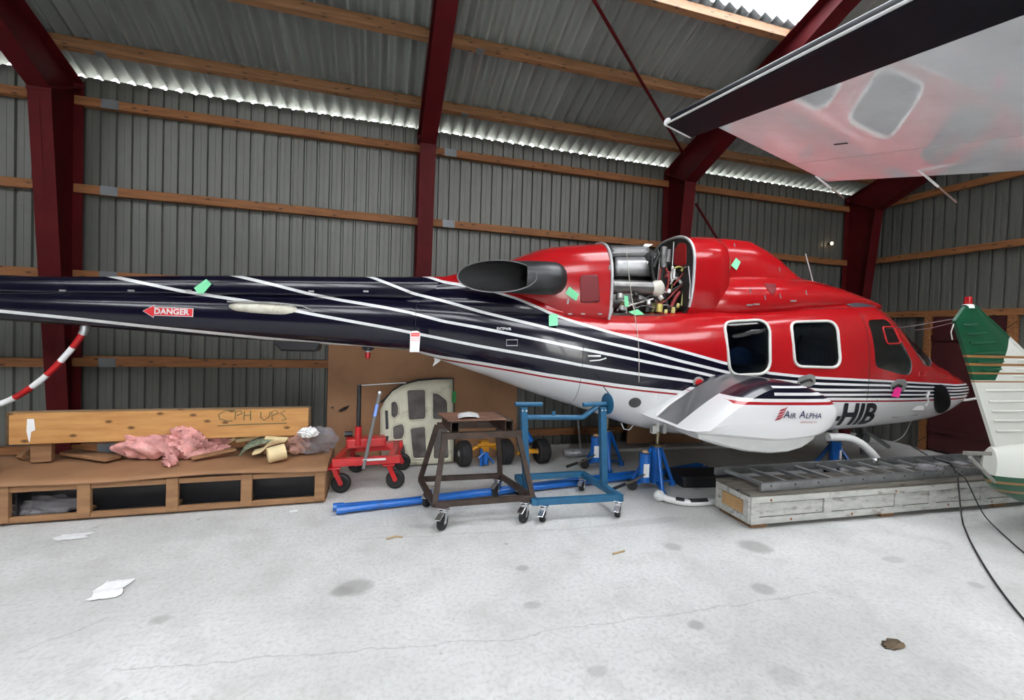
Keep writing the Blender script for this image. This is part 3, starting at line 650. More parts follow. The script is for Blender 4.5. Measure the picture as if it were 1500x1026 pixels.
# frames round the open engine bay
HOOP = mat('grey seal strip', (.55, .55, .55), .4, .4)
def hoop(T, s, name):
    pts = [spt(T, s, R_(a), .006) for a in range(-38, 219, 6)]; MB().tube(pts, .016, 8).build(name, HOOP, heli)
hoop(INLET, -.51, 'cowl_frame'); hoop(AFT, -1.43, 'cowl_frame')
BULK = mat('dark grey firewall', (.045, .045, .042), .5, .3, var=.3)
bk = MB(); bk.loft([[spt(INLET, s, 2*math.pi*j/56, -.012) for j in range(56)] for s in (-.515, -.505)]).build('bulkhead', BULK, heli)
bk = MB(); bk.loft([[spt(AFT, s, 2*math.pi*j/56, -.012) for j in range(56)] for s in (-1.435, -1.42)]).build('bulkhead', BULK, heli)
b = MB(); poly = round_poly([(-.36, 2.42), (-.12, 2.45), (-.10, 2.62), (-.2, 2.69), (-.34, 2.66)], .05)
b.prism(poly, lambda u, v: (-.522, u, v), lambda u, v: (-.51, u, v)).build('intake_port', REDP, heli)
for seg in ([(-.08, 2.30), (-.1, 2.72)], [(-.42, 2.40), (-.47, 2.2), (-.46, 2.05)], [(-.38, 2.4), (-.25, 2.38)]):
    MB().tube([(-.527, u, v) for u, v in seg], .007, 6).build('stiffener', ALU, heli)
# engine bay deck and engine
MB().box(-1.42, -.54, -.40, .40, 1.80, 1.875).build('engine_deck', mat('grimy deck', (.06, .06, .055), .5, .3, var=.4, scale=14), heli, smooth=False)
MB().box(-1.42, -.5, .02, .05, 1.87, 2.62).build('centre_firewall', BULK, heli, smooth=False)
HEAT = mat('brushed heat shield', (.3, .3, .3), .45, .8, var=.12, scale=14)
def E(px, py, y): return hl(px, py, y)
def curved_panel(px0, px1, rows, m, name):
    vs = []; n = 8
    for (y_, py, yy) in [(0, r[0], r[1]) for r in rows]:
        for i in range(n+1): vs.append(hl(px0+(px1-px0)*i/n, py, yy))
    k = len(rows); MB().add(vs, [(j*(n+1)+i, j*(n+1)+i+1, (j+1)*(n+1)+i+1, (j+1)*(n+1)+i) for j in range(k-1) for i in range(n)]).build(name, m, heli, solid=.006)
curved_panel(895, 951, [(360, -.02), (364, -.10), (370, -.13), (376, -.15)], mat('grey upper heat shield', (.2, .2, .2), .45, .7), 'heat_shield')
curved_panel(901, 952, [(377, -.17), (385, -.21), (395, -.23), (405, -.22)], HEAT, 'heat_shield')
b = MB(); b.tube([hl(px, 364.5+(px-895)*-.03, -.14) for px in (897, 915, 948)], .006, 6); b.tube([hl(px, 371-(px-895)*.03, -.16) for px in (897, 915, 949)], .006, 6); b.build('shield_rib', ALU, heli)
a, c = np.array(hl(895, 421, -.26)), np.array(hl(953, 423, -.26)); dk = mat('smoky steel duct', (.16, .155, .15), .35, .85, var=.2, scale=8)
MB().cyl(a, c, .085, n=28).build('exhaust_duct', dk, heli)
MB().lathe([(.085, 0), (.088, .02), (.10, .06), (.10, .10), (.07, .13)], c, tuple(c-a), 24).build('duct_collar', mat('cream collar', (.55, .53, .46), .5), heli)
GREY = mat('grey casting', (.2, .2, .2), .4, .7, var=.25, scale=20); PALE = mat('pale fitting', (.6, .6, .58), .4, .5); REDH = mat('red hose', (.22, .02, .02), .5); BLKH = mat('black hose', (.01, .01, .01), .5); YEL = mat('yellow zinc fitting', (.5, .42, .12), .4, .4); OLV = mat('primer fitting', (.42, .4, .14), .5)
for pts, r, m, nm in (([(973, 362), (971, 378), (972, 392)], .035, GREY, 'pump'), ([(980, 366), (978, 384)], .028, GREY, 'pump'), ([(966, 372), (961, 382), (957, 392)], .022, BLKH, 'coupling'),
                      ([(968, 392), (965, 415), (964, 440), (966, 446)], .011, REDH, 'hose'), ([(975, 392), (979, 405), (978, 420), (973, 432)], .012, REDH, 'hose'), ([(972, 388), (969, 408), (972, 430), (977, 442)], .013, BLKH, 'hose'),
                      ([(966, 446), (976, 440), (988, 428), (1000, 416), (1007, 412)], .011, REDH, 'hose'), ([(976, 434), (987, 424), (997, 418), (1008, 406)], .012, BLKH, 'hose'), ([(983, 450), (990, 436), (996, 428)], .02, REDH, 'hose'), ([(986, 419), (995, 408), (1003, 398)], .009, REDH, 'hose'),
                      ([(900, 442), (912, 432), (932, 433), (950, 440)], .010, GREY, 'pipe'), ([(918, 449), (938, 443), (957, 438)], .010, PALE, 'rod'), ([(917, 448), (918, 462)], .008, PALE, 'rod'), ([(958, 434), (970, 430), (980, 427)], .016, GREY, 'pipe'),
                      ([(1003, 414), (1000, 432), (998, 448)], .009, OLV, 'rod'), ([(903, 456), (910, 450), (916, 455), (912, 461)], .014, GREY, 'pipe'), ([(940, 441), (952, 434), (962, 437), (966, 444)], .012, BLKH, 'hose'), ([(985, 395), (983, 404), (984, 413)], .013, PALE, 'valve'),
                      ([(955, 375), (955, 395), (958, 410)], .02, BLKH, 'hose'), ([(963, 365), (966, 378), (965, 395), (963, 412)], .009, GREY, 'pipe'), ([(1001, 393), (995, 391), (988, 393)], .01, YEL, 'fitting'), ([(930, 452), (945, 448), (960, 452), (975, 447), (990, 455)], .009, GREY, 'pipe'), ([(905, 438), (925, 446), (930, 458)], .007, PALE, 'pipe')):
    MB().tube(spline([hl(x, y, -.30-.001*i) for i, (x, y) in enumerate(pts)], 5), r, 10).build(nm, m, heli)
for px, py, l, r, m, nm in ((966, 452, .10, .035, YEL, 'canister'), (986, 455, .07, .022, OLV, 'canister'), (975, 457, .05, .02, OLV, 'canister'), (938, 437, .05, .03, GREY, 'starter'), (908, 434, .06, .035, PALE, 'starter'), (912, 452, .06, .04, PALE, 'filter'), (948, 455, .06, .03, BLKH, 'filter'), (950, 444, .05, .02, PALE, 'filter'), (999, 396, .03, .013, YEL, 'fitting'), (985, 393, .04, .016, PALE, 'fitting'), (993, 448, .05, .018, OLV, 'fitting'), (980, 427, .05, .02, PALE, 'fitting'), (948, 385, .03, .012, PALE, 'fitting')):
    p = np.array(hl(px, py, -.33)); MB().lathe([(r*.6, -l/2), (r, -l/2+.008), (r, l/2-.008), (r*.7, l/2)], p, (.15, .1, 1), 14).build(nm, m, heli)
rg = random.Random(5)
for k in range(26):
    px, py = rg.uniform(956, 1002), rg.uniform(366, 456); yy = rg.uniform(-.3, -.12); q_ = [hl(px, py, yy)]
    for _ in range(3): px += rg.uniform(-9, 9); py += rg.uniform(-16, 16); q_.append(hl(min(1003, max(954, px)), min(458, max(366, py)), yy+rg.uniform(-.04, .04)))
    MB().tube(spline(q_, 5), rg.choice((.006, .008, .012, .018)), 8).build(rg.choice(('pipe', 'hose')), rg.choice((BLKH, BLKH, GREY, GREY, PALE, REDH, OLV)), heli)
for k in range(16):
    p = np.array(hl(rg.uniform(900, 1000), rg.uniform(430, 458), rg.uniform(-.34, -.2))); r = rg.uniform(.012, .03); MB().lathe([(r*.6, -.02), (r, -.015), (r, .015), (r*.5, .025)], p, (rg.uniform(-1, 1), -.6, rg.uniform(-1, 1)), 12).build('fitting', rg.choice((GREY, PALE, BLKH, YEL, GREY)), heli)
b = MB(); b.lathe([(.10, -.2), (.17, -.1), (.19, .1), (.15, .3), (.1, .42)], (-1.25, -.12, 2.08), (1, 0, 0), 24); b.build('engine_core', GREY, heli)
b = MB(); b.lathe([(.12, 0), (.15, .05), (.15, .2), (.1, .26)], (-.82, -.1, 2.3), (.2, 0, 1), 20); b.build('gearbox', mat('dark casting', (.03, .03, .032), .5, .5), heli)
MB().box(-1.0, -.62, -.2, 0., 1.87, 2.2).build('accessory_box', mat('dark casting', (0, 0, 0)), heli, bevel=.03)
# exhaust stack, cut off at a slant
EXM = mat('sooty exhaust', (.045, .045, .047), .38, .7, var=.35, scale=5)
b = MB(); n = 36; rings = []
ey = -.60; C1, C0 = np.array(hl(827, 409, ey)), np.array(hl(727, 405, ey)); er = .155
def exring(f, r, cutk):
    out = []
    for j in range(n):
        a = 2*math.pi*j/n; yy = math.cos(a)*r; zz = math.sin(a)*r; ce = C1+(C0-C1)*f
        out.append((ce[0]+cutk*(-yy/er)*.0+(-cutk*yy/er if cutk else 0), ce[1]+yy, ce[2]+zz))
    return out
def slant(r, t): # last ring on the slanted plane: outboard lip further forward
    out = []
    for j in range(n):
        a = 2*math.pi*j/n; yy = math.cos(a)*r; zz = math.sin(a)*r*.98; out.append((C0[0]-.36*(yy/er)*-1*-1+t, C0[1]+yy, C0[2]+zz))
    return out
prof = [(-.02, .04), (.0, .09), (.05, .13), (.14, .158), (.3, .162), (.6, .158)]
rings = [exring(f, r, 0) for f, r in prof]+[slant(er, 0)]
b.loft(rings, cap=False); ex = b.build('exhaust_stack', EXM, heli)
MB().loft([slant(er-.004, .003), exring(.28, .15, 0), exring(.12, .12, 0), exring(.1, .02, 0)], cap=False).build('exhaust_bore', mat('matt black bore', (.006, .006, .007), .8, var=.3), heli)  # inside of the pipe, blacker than its outside
MB().tube(slant(er, 0), .006, 8, close=True).build('exhaust_rim', mat('worn exhaust rim', (.22, .22, .22), .4, .7), heli)
# hump fairing where the boom meets the body
HUMP = [(-3.6, 1.85, 1.9, 1.96, .06, 2., 2.), (-3.4, 1.80, 1.9, 2.02, .17, 2., 2.), (-3.1, 1.75, 1.9, 2.10, .27, 2., 2.), (-2.7, 1.7, 1.9, 2.12, .40, 2., 2.), (-2.2, 1.7, 1.88, 2.08, .48, 2., 2.), (-1.9, 1.7, 1.85, 1.95, .45, 2., 2.)]
MB().loft(shell(HUMP, -3.6, -1.9, 30, 40)).build('boom_fairing', LIV, heli)
# ---- details on the skin
MB().tube([(s, side_y(BOOM, s, z_, .001), z_) for s, z_ in [(lambda q: (q[0], q[2]))(skin(px, 430+.002*px, BOOM)) for px in range(-120, 610, 30)]], .004, 5).build('cover_seam', SEAM, heli)
def seam_ring(px, py0, py1, T=BODY):
    s0 = skin(px, (py0+py1)/2, T)[0]; MB().tube([(s0, side_y(T, s0, z, .0015), z) for z in np.linspace(skin(px, py1, T)[2], skin(px, py0, T)[2], 14)], .0025, 5).build('panel_seam', SEAM, heli)
for px, a, c in ((609, 420, 505, ), (852, 500, 598), (1274, 460, 590)): seam_ring(px, a, c)
MB().tube([skin(*p) for p in ((1285, 586), (1308, 612), (1345, 608))], .003, 5).build('panel_seam', SEAM, heli)
MB().tube([skin(*p, off=.006) for p in ((1112, 454.5), (1150, 453), (1200, 452), (1250, 451), (1284, 450.5))], .009, 6).build('roof_gutter', mat('red gutter', (.3, .008, .01), .4), heli)
def disc_on(px, py, r, t, m, name, off=0.0):
    s, y, z = skin(px, py, BODY, off); e = .01; nv = ((side_y(BODY, s+e, z)-side_y(BODY, s-e, z))/(2*e), -1, (side_y(BODY, s, z+e)-side_y(BODY, s, z-e))/(2*e)); MB().lathe([(r*.9, 0), (r, .003), (r, t*.6), (r*.85, t)], (s, y, z), nv, 24).build(name, m, heli); return (s, y, z)
disc_on(930, 590, .062, .006, mat('dark vent', (.06, .06, .06), .6), 'vent_hole')
disc_on(1023, 561, .062, .012, mat('grey lamp rim', (.22, .22, .2), .5), 'side_lamp'); disc_on(1023, 561, .042, .03, REDP, 'side_lamp_lens')
MB().tube([skin(*p, off=.01) for p in ((861, 522), (866, 522), (880, 522))], .011, 8).build('door_handle', PALE, heli); MB().tube([skin(*p, off=.01) for p in ((864, 529), (878, 528), (888, 525))], .007, 8).build('door_handle', PALE, heli)
GREYP = mat('grey wear plate', (.2, .2, .19), .5)
patch([(1168, 562), (1170, 553), (1180, 550), (1187, 548), (1194, 551), (1195, 561), (1188, 567), (1175, 567)], BODY, GREYP, 'handle_plate', .02); MB().tube([skin(*p, off=.014) for p in ((1173, 561), (1180, 558), (1187, 556), (1190, 559))], .012, 8).build('door_handle', BLACK, heli)
patch([(1304, 570), (1305, 562), (1315, 556), (1326, 556), (1329, 564), (1324, 573), (1312, 576)], BODY, GREYP, 'handle_plate', .02); MB().tube([skin(*p, off=.014) for p in ((1308, 569), (1316, 564), (1321, 566))], .012, 8).build('door_handle', BLACK, heli)
MB().tube(round_poly([(750-8, 498), (750+8, 498), (750+8, 506), (750-8, 506)], 0.5) and [skin(*p, off=.004) for p in ((742, 498), (758, 498), (758, 506.5), (742, 506.5))], .0045, 6, close=True).build('access_panel', PALE, heli)
# lettering
def on_body(px, py, size_shift=0.): s, y, z = skin(px, py); return lambda u, v: (s+u, side_y(BODY, s+u, z+v, .009), z+v)
lettering('registration', '-HIB', .30, (lambda f: (lambda u, v: f(u*1.04, v*1.22)))(on_body(1254, 609.5)), INK, heli, fine=.03, shear=-.24, bold=.010, spacing=1.0)
LET = mat('worn white stencil', (.7, .7, .7), .6)
lettering('stencil', 'EXTPWR', .035, on_body(738, 482), LET, heli, bold=.001)
# DANGER arrow on the boom
sD, yD, zD = skin(246, 457, BOOM)
pl = lambda e: (lambda u, v: (sD+u, side_y(BOOM, sD+u, zD+v, e), zD+v))
dw = (skin(282, 458, BOOM)[0]-skin(210, 456, BOOM)[0]); hh = .034
def arrow(k, e, name, m):
    a = [(-dw/2-k, 0), (-dw/2+.085, hh+.018+k*1.5), (-dw/2+.085+k*.2, hh+k), (dw/2+k, hh+k), (dw/2+k, -hh-k), (-dw/2+.085+k*.2, -hh-k), (-dw/2+.085, -hh-.018-k*1.5)]
    return MB().prism(a, pl(e), pl(e+.001)).build(name, m, heli, smooth=False)
arrow(.006, .001, 'danger_sign_border', WHITE); arrow(0, .003, 'danger_sign', mat('sign red', (.62, .015, .02), .5))
lettering('danger_lettering', 'DANGER', .072, lambda u, v: pl(.0055)(u+.03, v), WHITE, heli, bold=.0022, spacing=1.02)
# bare stabiliser root
s0, y0, z0 = skin(401, 453, BOOM)
b = MB(); rings = []
for i in range(25):
    t = i/24; s = s0-.42+.84*t*.88; h = .056*(4*t*(1-t))**.45+.002; rings.append([(s, y0+.03-.07*max(0, math.cos(a))*min(1, 3*(1-t))*min(1, 8*t), z0+math.sin(a)*h+.01*(t-.5)*-2) for a in [2*math.pi*j/14 for j in range(14)]])
st = b.loft(rings).build('stabiliser_root', mat('chipped cream fairing', (.6, .58, .48), .5, dirt=(.12, .1, .07), dirt_amt=.8, scale=12), heli)
MB().tube([(s0-.40, y0-.02, z0+.055), (s0, y0-.03, z0+.06), (s0+.26, y0-.02, z0+.04), (s0+.37, y0-.0, z0-.01), (s0+.42, y0, z0-.05)], .009, 6).build('root_rim', LATCH, heli)
# under the boom: fairing, beacon, hook, tail skid
s1, _, z1 = hl(438, 500, 0.); b = MB(); b.prism([(-.24, .06), (.24, .06), (.19, -.10), (-.15, -.10), (-.22, -.02)], lambda u, v: (s1+u, -.08, z1+v), lambda u, v: (s1+u, .08, z1+v)); b.build('antenna_fairing', BLACK, heli, bevel=.02)
s1, _, z1 = hl(539, 512, 0.); MB().lathe([(.07, .09), (.06, .0), (.045, -.005), (.04, -.012)], (s1, 0, z1), (0, 0, 1), 18).build('beacon_base', BLACK, heli); MB().lathe([(.032, 0), (.032, -.01), (.028, -.02)], (s1, 0, z1-.01), (0, 0, 1), 16).build('beacon_collar', LATCH, heli); MB().lathe([(.026, 0), (.028, -.03), (.022, -.065), (.004, -.075)], (s1, 0, z1-.03), (0, 0, 1), 16).build('beacon_lens', mat('red lens', (.35, .01, .012), .12, coat=.6), heli)
s1, y1, z1 = hl(641, 527, -.05); b = MB(); b.prism([(-.05, .04), (.06, .03), (.02, -.02), (-.05, -.075), (-.03, -.01)], lambda u, v: (s1+u, y1-.01, z1+v), lambda u, v: (s1+u, y1+.01, z1+v)); b.build('tie_down_hook', WHITE, heli, bevel=.003)
path = spline([hl(124, 478, 0), hl(121, 489, 0), hl(100, 517, 0), hl(66, 552, 0), hl(30, 578, 0), hl(0, 592, 0), hl(-45, 604, 0), hl(-90, 606, 0)], 14)
cum = [0]
for a, c in zip(path[:-1], path[1:]): cum.append(cum[-1]+float(np.linalg.norm(c-a)))
def cutpath(d0, d1):
    out = []
    for k in range(7):
        d = d0+(d1-d0)*k/6; i = max(j for j in range(len(cum)-1) if cum[j] <= d); t = (d-cum[i])/max(1e-6, cum[i+1]-cum[i]); out.append(path[i]+(path[i+1]-path[i])*min(1, t))
    return out
d = .06; k = 0
SK_R, SK_W = mat('skid red', (.45, .012, .014), .35), mat('skid white', (.8, .8, .8), .35)
wl_ = [.19, .19]
while d < cum[-1]-.01:
    l = .165; MB().tube(cutpath(d, min(d+l, cum[-1])), .027, 12).build('tail_skid_band', SK_R if k % 2 == 0 else SK_W, heli); d += l; k += 1
MB().tube(cutpath(0, .08), .034, 10).build('skid_clamp', GALV, heli)
# antennas, nose pieces
MB().tube([hl(1180, 372, 0), hl(1187, 398, 0), hl(1193, 421, 0)], .0055, 8).build('whip_antenna', WHITE, heli)
MB().tube([hl(1396, 588, -.1), hl(1418, 586, -.12), hl(1436, 583, -.14)], .016, 10).build('pitot_tube', WHITE, heli)
nose = [skin(*p, off=.012) for p in ((1368, 563), (1383, 562), (1388, 570), (1392, 580), (1394, 592), (1390, 601), (1381, 607), (1371, 607), (1367, 592), (1369, 575))]
vs = list(nose)+[tuple(np.mean(np.array(nose), 0)-np.array([0, .05, 0]))]; cv = MB().add(vs, [(i, (i+1) % 10, 10) for i in range(10)]).build('nose_light_cover', mat('black plastic sheet', (.004, .004, .005), .5, spec=.15), heli, solid=.01, sub=2)
MB().box(*(lambda p: (p[0]-.11, p[0]+.06, p[1]-.02, p[1]+.01, p[2]-.025, p[2]+.025))(skin(1345, 598))).build('tape_strip', WHITE, heli, smooth=False, bevel=.006)
MB().tube([skin(*p, off=.006) for p in ((1361, 574), (1358, 582), (1360, 588), (1356, 595))], .012, 6).build('cord', WHITE, heli)
MB().tube(round_poly([(0, 0), (1, 0), (1, 1)], .1) and [skin(*p, off=.004) for p in ((1347, 546), (1357, 546), (1357, 550), (1346, 551))], .004, 6, close=True).build('access_panel', mat('red window rim', (0, 0, 0)), heli)
# nose wheel leg and belly fittings
gm = mat('grey gear leg', (.2, .2, .2), .4, .6)
s1, _, z1 = hl(1262, 633, 0); b = MB(); b.cyl((s1, 0, z1+.12), (s1+.06, 0, z1-.28), .045, n=16); b.cyl((s1, 0, z1+.05), (s1+.42, 0, z1-.2), .025, n=10); b.cyl((s1+.02, -.05, z1-.08), (s1+.02, .05, z1-.08), .06, n=16); b.build('nose_gear_leg', gm, heli)
b = MB(); p = hl(963, 632, -.45); b.box(p[0]-.07, p[0]-.02, p[1]-.03, p[1]+.03, p[2]-.02, p[2]+.06); b.cyl((p[0], p[1], p[2]+.1), (p[0], p[1], p[2]-.0), .02); b.box(p[0]+.05, p[0]+.09, p[1]-.03, p[1]+.03, p[2]-.02, p[2]+.08); b.build('jack_bracket', PALE, heli)
MB().tube([hl(910, 620, -.2), hl(914, 629, -.2), hl(922, 630, -.2), hl(928, 622, -.2)], .008, 6).build('belly_strap', PALE, heli)

# ---- sponsons (stub wings); sections in side view
def spo(y, k=1., dz=0., ds=0.):
    """airfoil ring at |y|: k scales about the core"""
    up = [(-1.04, .845), (-.85, .99), (-.66, 1.12), (-.45, 1.235), (-.28, 1.285), (-.1, 1.285), (.08, 1.25), (.24, 1.19), (.36, 1.11), (.42, 1.03)]
    lo = [(.40, .95), (.33, .86), (.2, .80), (0., .77), (-.25, .755), (-.5, .77), (-.75, .795), (-.95, .815)]
    return [(-.25+(s+.25)*k+ds, y, 1.0+(z-1.0)*k+dz) for s, z in up+lo]
def dens(r):
    P = [np.array(p) for p in r]; out = []; n = len(P)
    for i in range(n):
        a, b_, c, d_ = P[i-1], P[i], P[(i+1) % n], P[(i+2) % n]
        sharp = i in (0, n-1) or (i+1) % n == 0
        for t in (0, .33, .67):
            if sharp: out.append(tuple(b_+(c-b_)*t))
            else: out.append(tuple(.5*((2*b_)+(-a+c)*t+(2*a-5*b_+4*c-d_)*t*t+(-a+3*b_-3*c+d_)*t**3)))
    return out
def sponson_mat():
    m, n, b = nt_new('sponson paint'); tc = N(n, 'ShaderNodeTexCoord'); sp = N(n, 'ShaderNodeSeparateXYZ'); L(n, tc.outputs['Object'], sp.inputs[0]); s, y, z = sp.outputs; ge = N(n, 'ShaderNodeNewGeometry')
    WHT, NAVY, RED, GRY = (.68, .68, .68), (.003, .0025, .012), (.38, .01, .015), (.115, .115, .12)
    gt = lambda a, v: math_(n, 'GREATER_THAN', a, v); lt = lambda a, v: math_(n, 'LESS_THAN', a, v); mul = lambda a, c: math_(n, 'MULTIPLY', a, c)
    top = gt(z, 1.085); c = mixc(n, 1.0, WHT, WHT)
    fwd = gt(math_(n, 'ADD', s, mul(y, .0)), -.66)
    zb = 1.105
    c = mixc(n, mul(gt(z, zb), gt(s, -.66)), c, NAVY)
    c = mixc(n, mul(mul(lt(math_(n, 'ABSOLUTE', math_(n, 'SUBTRACT', z, zb)), .013), 1.0), gt(s, -.66)), c, RED)
    c = mixc(n, mul(lt(math_(n, 'ABSOLUTE', math_(n, 'SUBTRACT', z, zb+.026)), .014), gt(s, -.66)), c, WHT)
    for zz, hw_ in ((1.185, .012), (1.243, .008)): c = mixc(n, mul(lt(math_(n, 'ABSOLUTE', math_(n, 'SUBTRACT', z, zz)), hw_), gt(s, -.32)), c, WHT)
    band = mul(mul(gt(y, -1.16), lt(y, -.76)), gt(z, .86)); c = mixc(n, mul(band, gt(s, -1.02)), c, GRY)
    L(n, c, b.inputs['Base Color']); b.inputs['Roughness'].default_value = .3; b.inputs['Coat Weight'].default_value = .3; return m
SPM = sponson_mat()
for sg in (1, -1):
    rings = [dens(spo(-.5, 1.02)), dens(spo(-.72, 1.0, -.01)), dens(spo(-.95, 1.0)), dens(spo(-1.2, 1.0)), dens(spo(-1.34, .985)), dens(spo(-1.42, .93)), dens(spo(-1.465, .82)), dens(spo(-1.48, .6)), dens(spo(-1.485, .25))]
    if sg < 0: rings = [[(a, -.86*b_, c) for a, b_, c in r] for r in rings]
    sp_ = MB().loft(rings).build('sponson', SPM, heli)
    # wheel bay lip under the tip
    lip = []
    for y_, k, dz in ((-.78, .9, 0.), (-.95, 1., 0), (-1.2, 1.0, 0.), (-1.29, .98, 0), (-1.32, .9, 0.)):
        cl = [(-.93, .86), (-.9, .76), (-.7, .70), (-.45, .645), (-.2, .622), (0., .632), (.15, .67), (.27, .745), (.33, .86)]
        lip.append([(-.25+(s+.25)*k, y_*(-.86 if sg < 0 else 1), .86+(z-.86)*k+dz) for s, z in cl])
    MB().loft(lip).build('wheel_bay_door', WHITE, sp_, bevel=.0)
# walkway edge strips and logo on the sponson tip
sy = lambda off: (lambda px, py: hl(px, py, -1.465))
p = hl(1180, 609, -1.47); LOGO = mat('maroon logo', (.33, .012, .03), .5); LBLUE = mat('navy lettering', (.03, .03, .09), .5)
ys_ = -1.492
pl2 = lambda p: (lambda u, v: (p[0]+u, ys_, p[2]+v))
u0 = -.175
for part_, sz_, dx in (('A', .088, .062), ('IR', .066, .068), ('A', .088, .062), ('LPHA', .066, .0)):
    if part_ == 'A' and u0 > -.1: u0 += .022
    lettering('operator_name', part_, sz_, (lambda u, v, u0=u0, d=(.011 if part_ == 'A' else 0): pl2(hl(1174, 610, ys_))(u+u0, v+d)), LBLUE, heli, shear=.22, bold=.0006, align='LEFT'); u0 += dx
lettering('operator_subtitle', 'GREENLAND A/S', .022, pl2(hl(1184, 619, ys_)), LOGO, heli, shear=.2)
p = hl(1143.5, 606.5, ys_); b = MB()
for i in range(4):
    o = .024-.016*i; xx = .018-.010*i
    b.prism([(-.03+xx, o-.012), (-.01+xx, o+.0), (.012+xx, o+.004), (.034+xx, o+.014), (.024+xx, o+.004), (.006+xx, o-.006), (-.014+xx, o-.01)], lambda u, v: (p[0]+u*1.3, ys_, p[2]+v*1.6), lambda u, v: (p[0]+u*1.3, ys_-.002, p[2]+v*1.6))
b.build('operator_logo', LOGO, heli, smooth=False)
MB().tube([(-.74+.0, -.80, 1.09), (-.9, -.80, .985), (-1.03, -.80, .87)], .012, 6).build('walkway_strip', WHITE, heli)
# ================================================================== THINGS ON THE FLOOR
def fl(px, py, z=0.): p = on_z(px, py, z); return (float(p[0]), float(p[1]), z)
def rel(o, p): return (p[0]-o[0], p[1]-o[1], p[2]-o[2])
BROWNB = mat('brown hardboard', (.30, .155, .075), .75, var=.12, scale=2, dirt=(.2, .1, .05), dirt_amt=.4)
PLYW = wood('pallet timber', (.31, .165, .075), (.22, .11, .05), (1.5, 10, 10), knots=False)
PINE = wood('varnished pine', (.55, .285, .095), (.42, .19, .055), (1.1, 9, 9))
CARD = mat('cardboard', (.4, .25, .13), .85, var=.1)
# ---- low crate with hardboard top
O = (.0, -1.64, 0.)
cr = empty('low_crate', O, 0, 'low brown timber crate with hardboard lid and open compartments along the wall', 'crate')
W, D_, Ht = 2.78, .92, .335
for i, x in enumerate((-.12, .40, .92, 1.53, 2.09, 2.69)):
    MB().box(x, x+.088, -.012, .03, .03, Ht-.02).build('post', PLYW, cr, smooth=False, bevel=.004)
    MB().box(x, x+.088, D_-.03, D_, .03, Ht-.02).build('post', PLYW, cr, smooth=False, bevel=.004)
for z in (.045, Ht-.05):
    MB().box(-.1, W-.01, .0, .035, z-.022, z+.022).build('rail', PLYW, cr, smooth=False, bevel=.003); MB().box(-.1, W-.01, D_-.06, D_-.03, z-.022, z+.022).build('rail', PLYW, cr, smooth=False)
for x in (-.08, .9, 1.53, 2.1, 2.7): MB().box(x, x+.05, .04, D_-.06, .02, .06).build('skid', PLYW, cr, smooth=False)
MB().box(-.1, W, .05, D_-.05, .0, .02).build('base_board', PLYW, cr, smooth=False)
MB().box(W-.03, W, .04, D_-.04, .05, Ht-.03).build('end_board', PLYW, cr, smooth=False)
MB().box(.5, W-.04, .2, .21, .02, Ht-.03).build('shade_board', BLACK, cr, smooth=False); MB().box(-.1, .5, .45, .46, .02, Ht-.03).build('shade_board', BLACK, cr, smooth=False); MB().box(.5, .51, .04, .46, .02, Ht-.03).build('shade_divider', BLACK, cr, smooth=False)  # black boards added close in, standing for the shade inside the compartments
MB().box(-.1, W-.04, .04, .2, .02, .03).build('shade_liner', BLACK, cr, smooth=False)  # black strip over the base, also standing for shade
b = MB(); nx, ny = 28, 8; vs = []
for j in range(ny+1):
    for i in range(nx+1):
        x = -.15+(W+.16)*i/nx; y = -.03+(D_+.0)*j/ny; vs.append((x, y, Ht+.008*math.sin(x*4.1+y*3)-(.0 if j else .008)*(1+math.sin(x*2.7))))
b.add(vs, [(j*(nx+1)+i, j*(nx+1)+i+1, (j+1)*(nx+1)+i+1, (j+1)*(nx+1)+i) for j in range(ny) for i in range(nx)]).build('lid', BROWNB, cr, solid=.014)
def world_box(p0, p1, w, h, name, m, label, cat, up=(0, 0, 1), bevel=.004, group=None): return tag(MB().bar(p0, p1, w, h, up).build(name, m, None, smooth=False, bevel=bevel), label, cat, group)
TOPZ = Ht+.018
# ---- long pine box marked CPH UPS, lying on scraps at the back of the crate
pb = empty('pine_plank', (.17, -1.15, .53), R_(.0), 'long thick pine plank with green handwriting standing on edge above the low crate', 'plank')
MB().box(0, 2.39, 0, .075, 0, .275).build('plank_face', PINE, pb, smooth=False, bevel=.006)
MB().box(.0, 2.39, -.001, .076, .276, .284).build('top_edge', wood('weathered edge', (.3, .19, .1), (.2, .12, .06)), pb, smooth=False, bevel=.003)
for x in (-.012, 2.39): MB().box(x, x+.022, -.003, .078, -.004, .28).build('end_grain', wood('dark end grain', (.12, .07, .03), (.05, .03, .015), (8, 8, 8), knots=False), pb, smooth=False, bevel=.004)
GINK = mat('green grey marker', (.12, .12, .05), .7)
def stroke(pts, name='writing'): MB().tube([(x, -.0015, z) for x, z in pts], .0045, 5).build(name, GINK, pb)
def px_on_box(px, py): p = on_y(px, py, -1.151); return (p[0]-.17, p[2]-.53)
for st_ in ([(345, 601), (330, 602), (320, 608), (322, 614), (333, 617), (341, 617)], [(344, 615), (345, 603), (352, 602), (355, 606), (347, 609)], [(358, 603), (357, 616)], [(367, 602), (367, 616)], [(357, 609), (367, 608)],
            [(382, 604), (382, 612), (387, 616), (394, 611), (396, 603)], [(399, 616), (398, 604), (404, 601), (408, 605), (400, 609)], [(418, 602), (411, 605), (416, 610), (420, 614), (413, 616)], [(319, 624), (360, 622), (420, 620)]):
    stroke([px_on_box(*q) for q in st_])
PX = [px_on_box(*q) for q in ((40, 614), (50, 614), (52, 630), (46, 633), (44, 648), (42, 646), (39, 632))]
MB().add([(x, -.003, z) for x, z in PX], [tuple(range(len(PX)))]).build('torn_label', PAPER, pb, smooth=False, solid=.001)
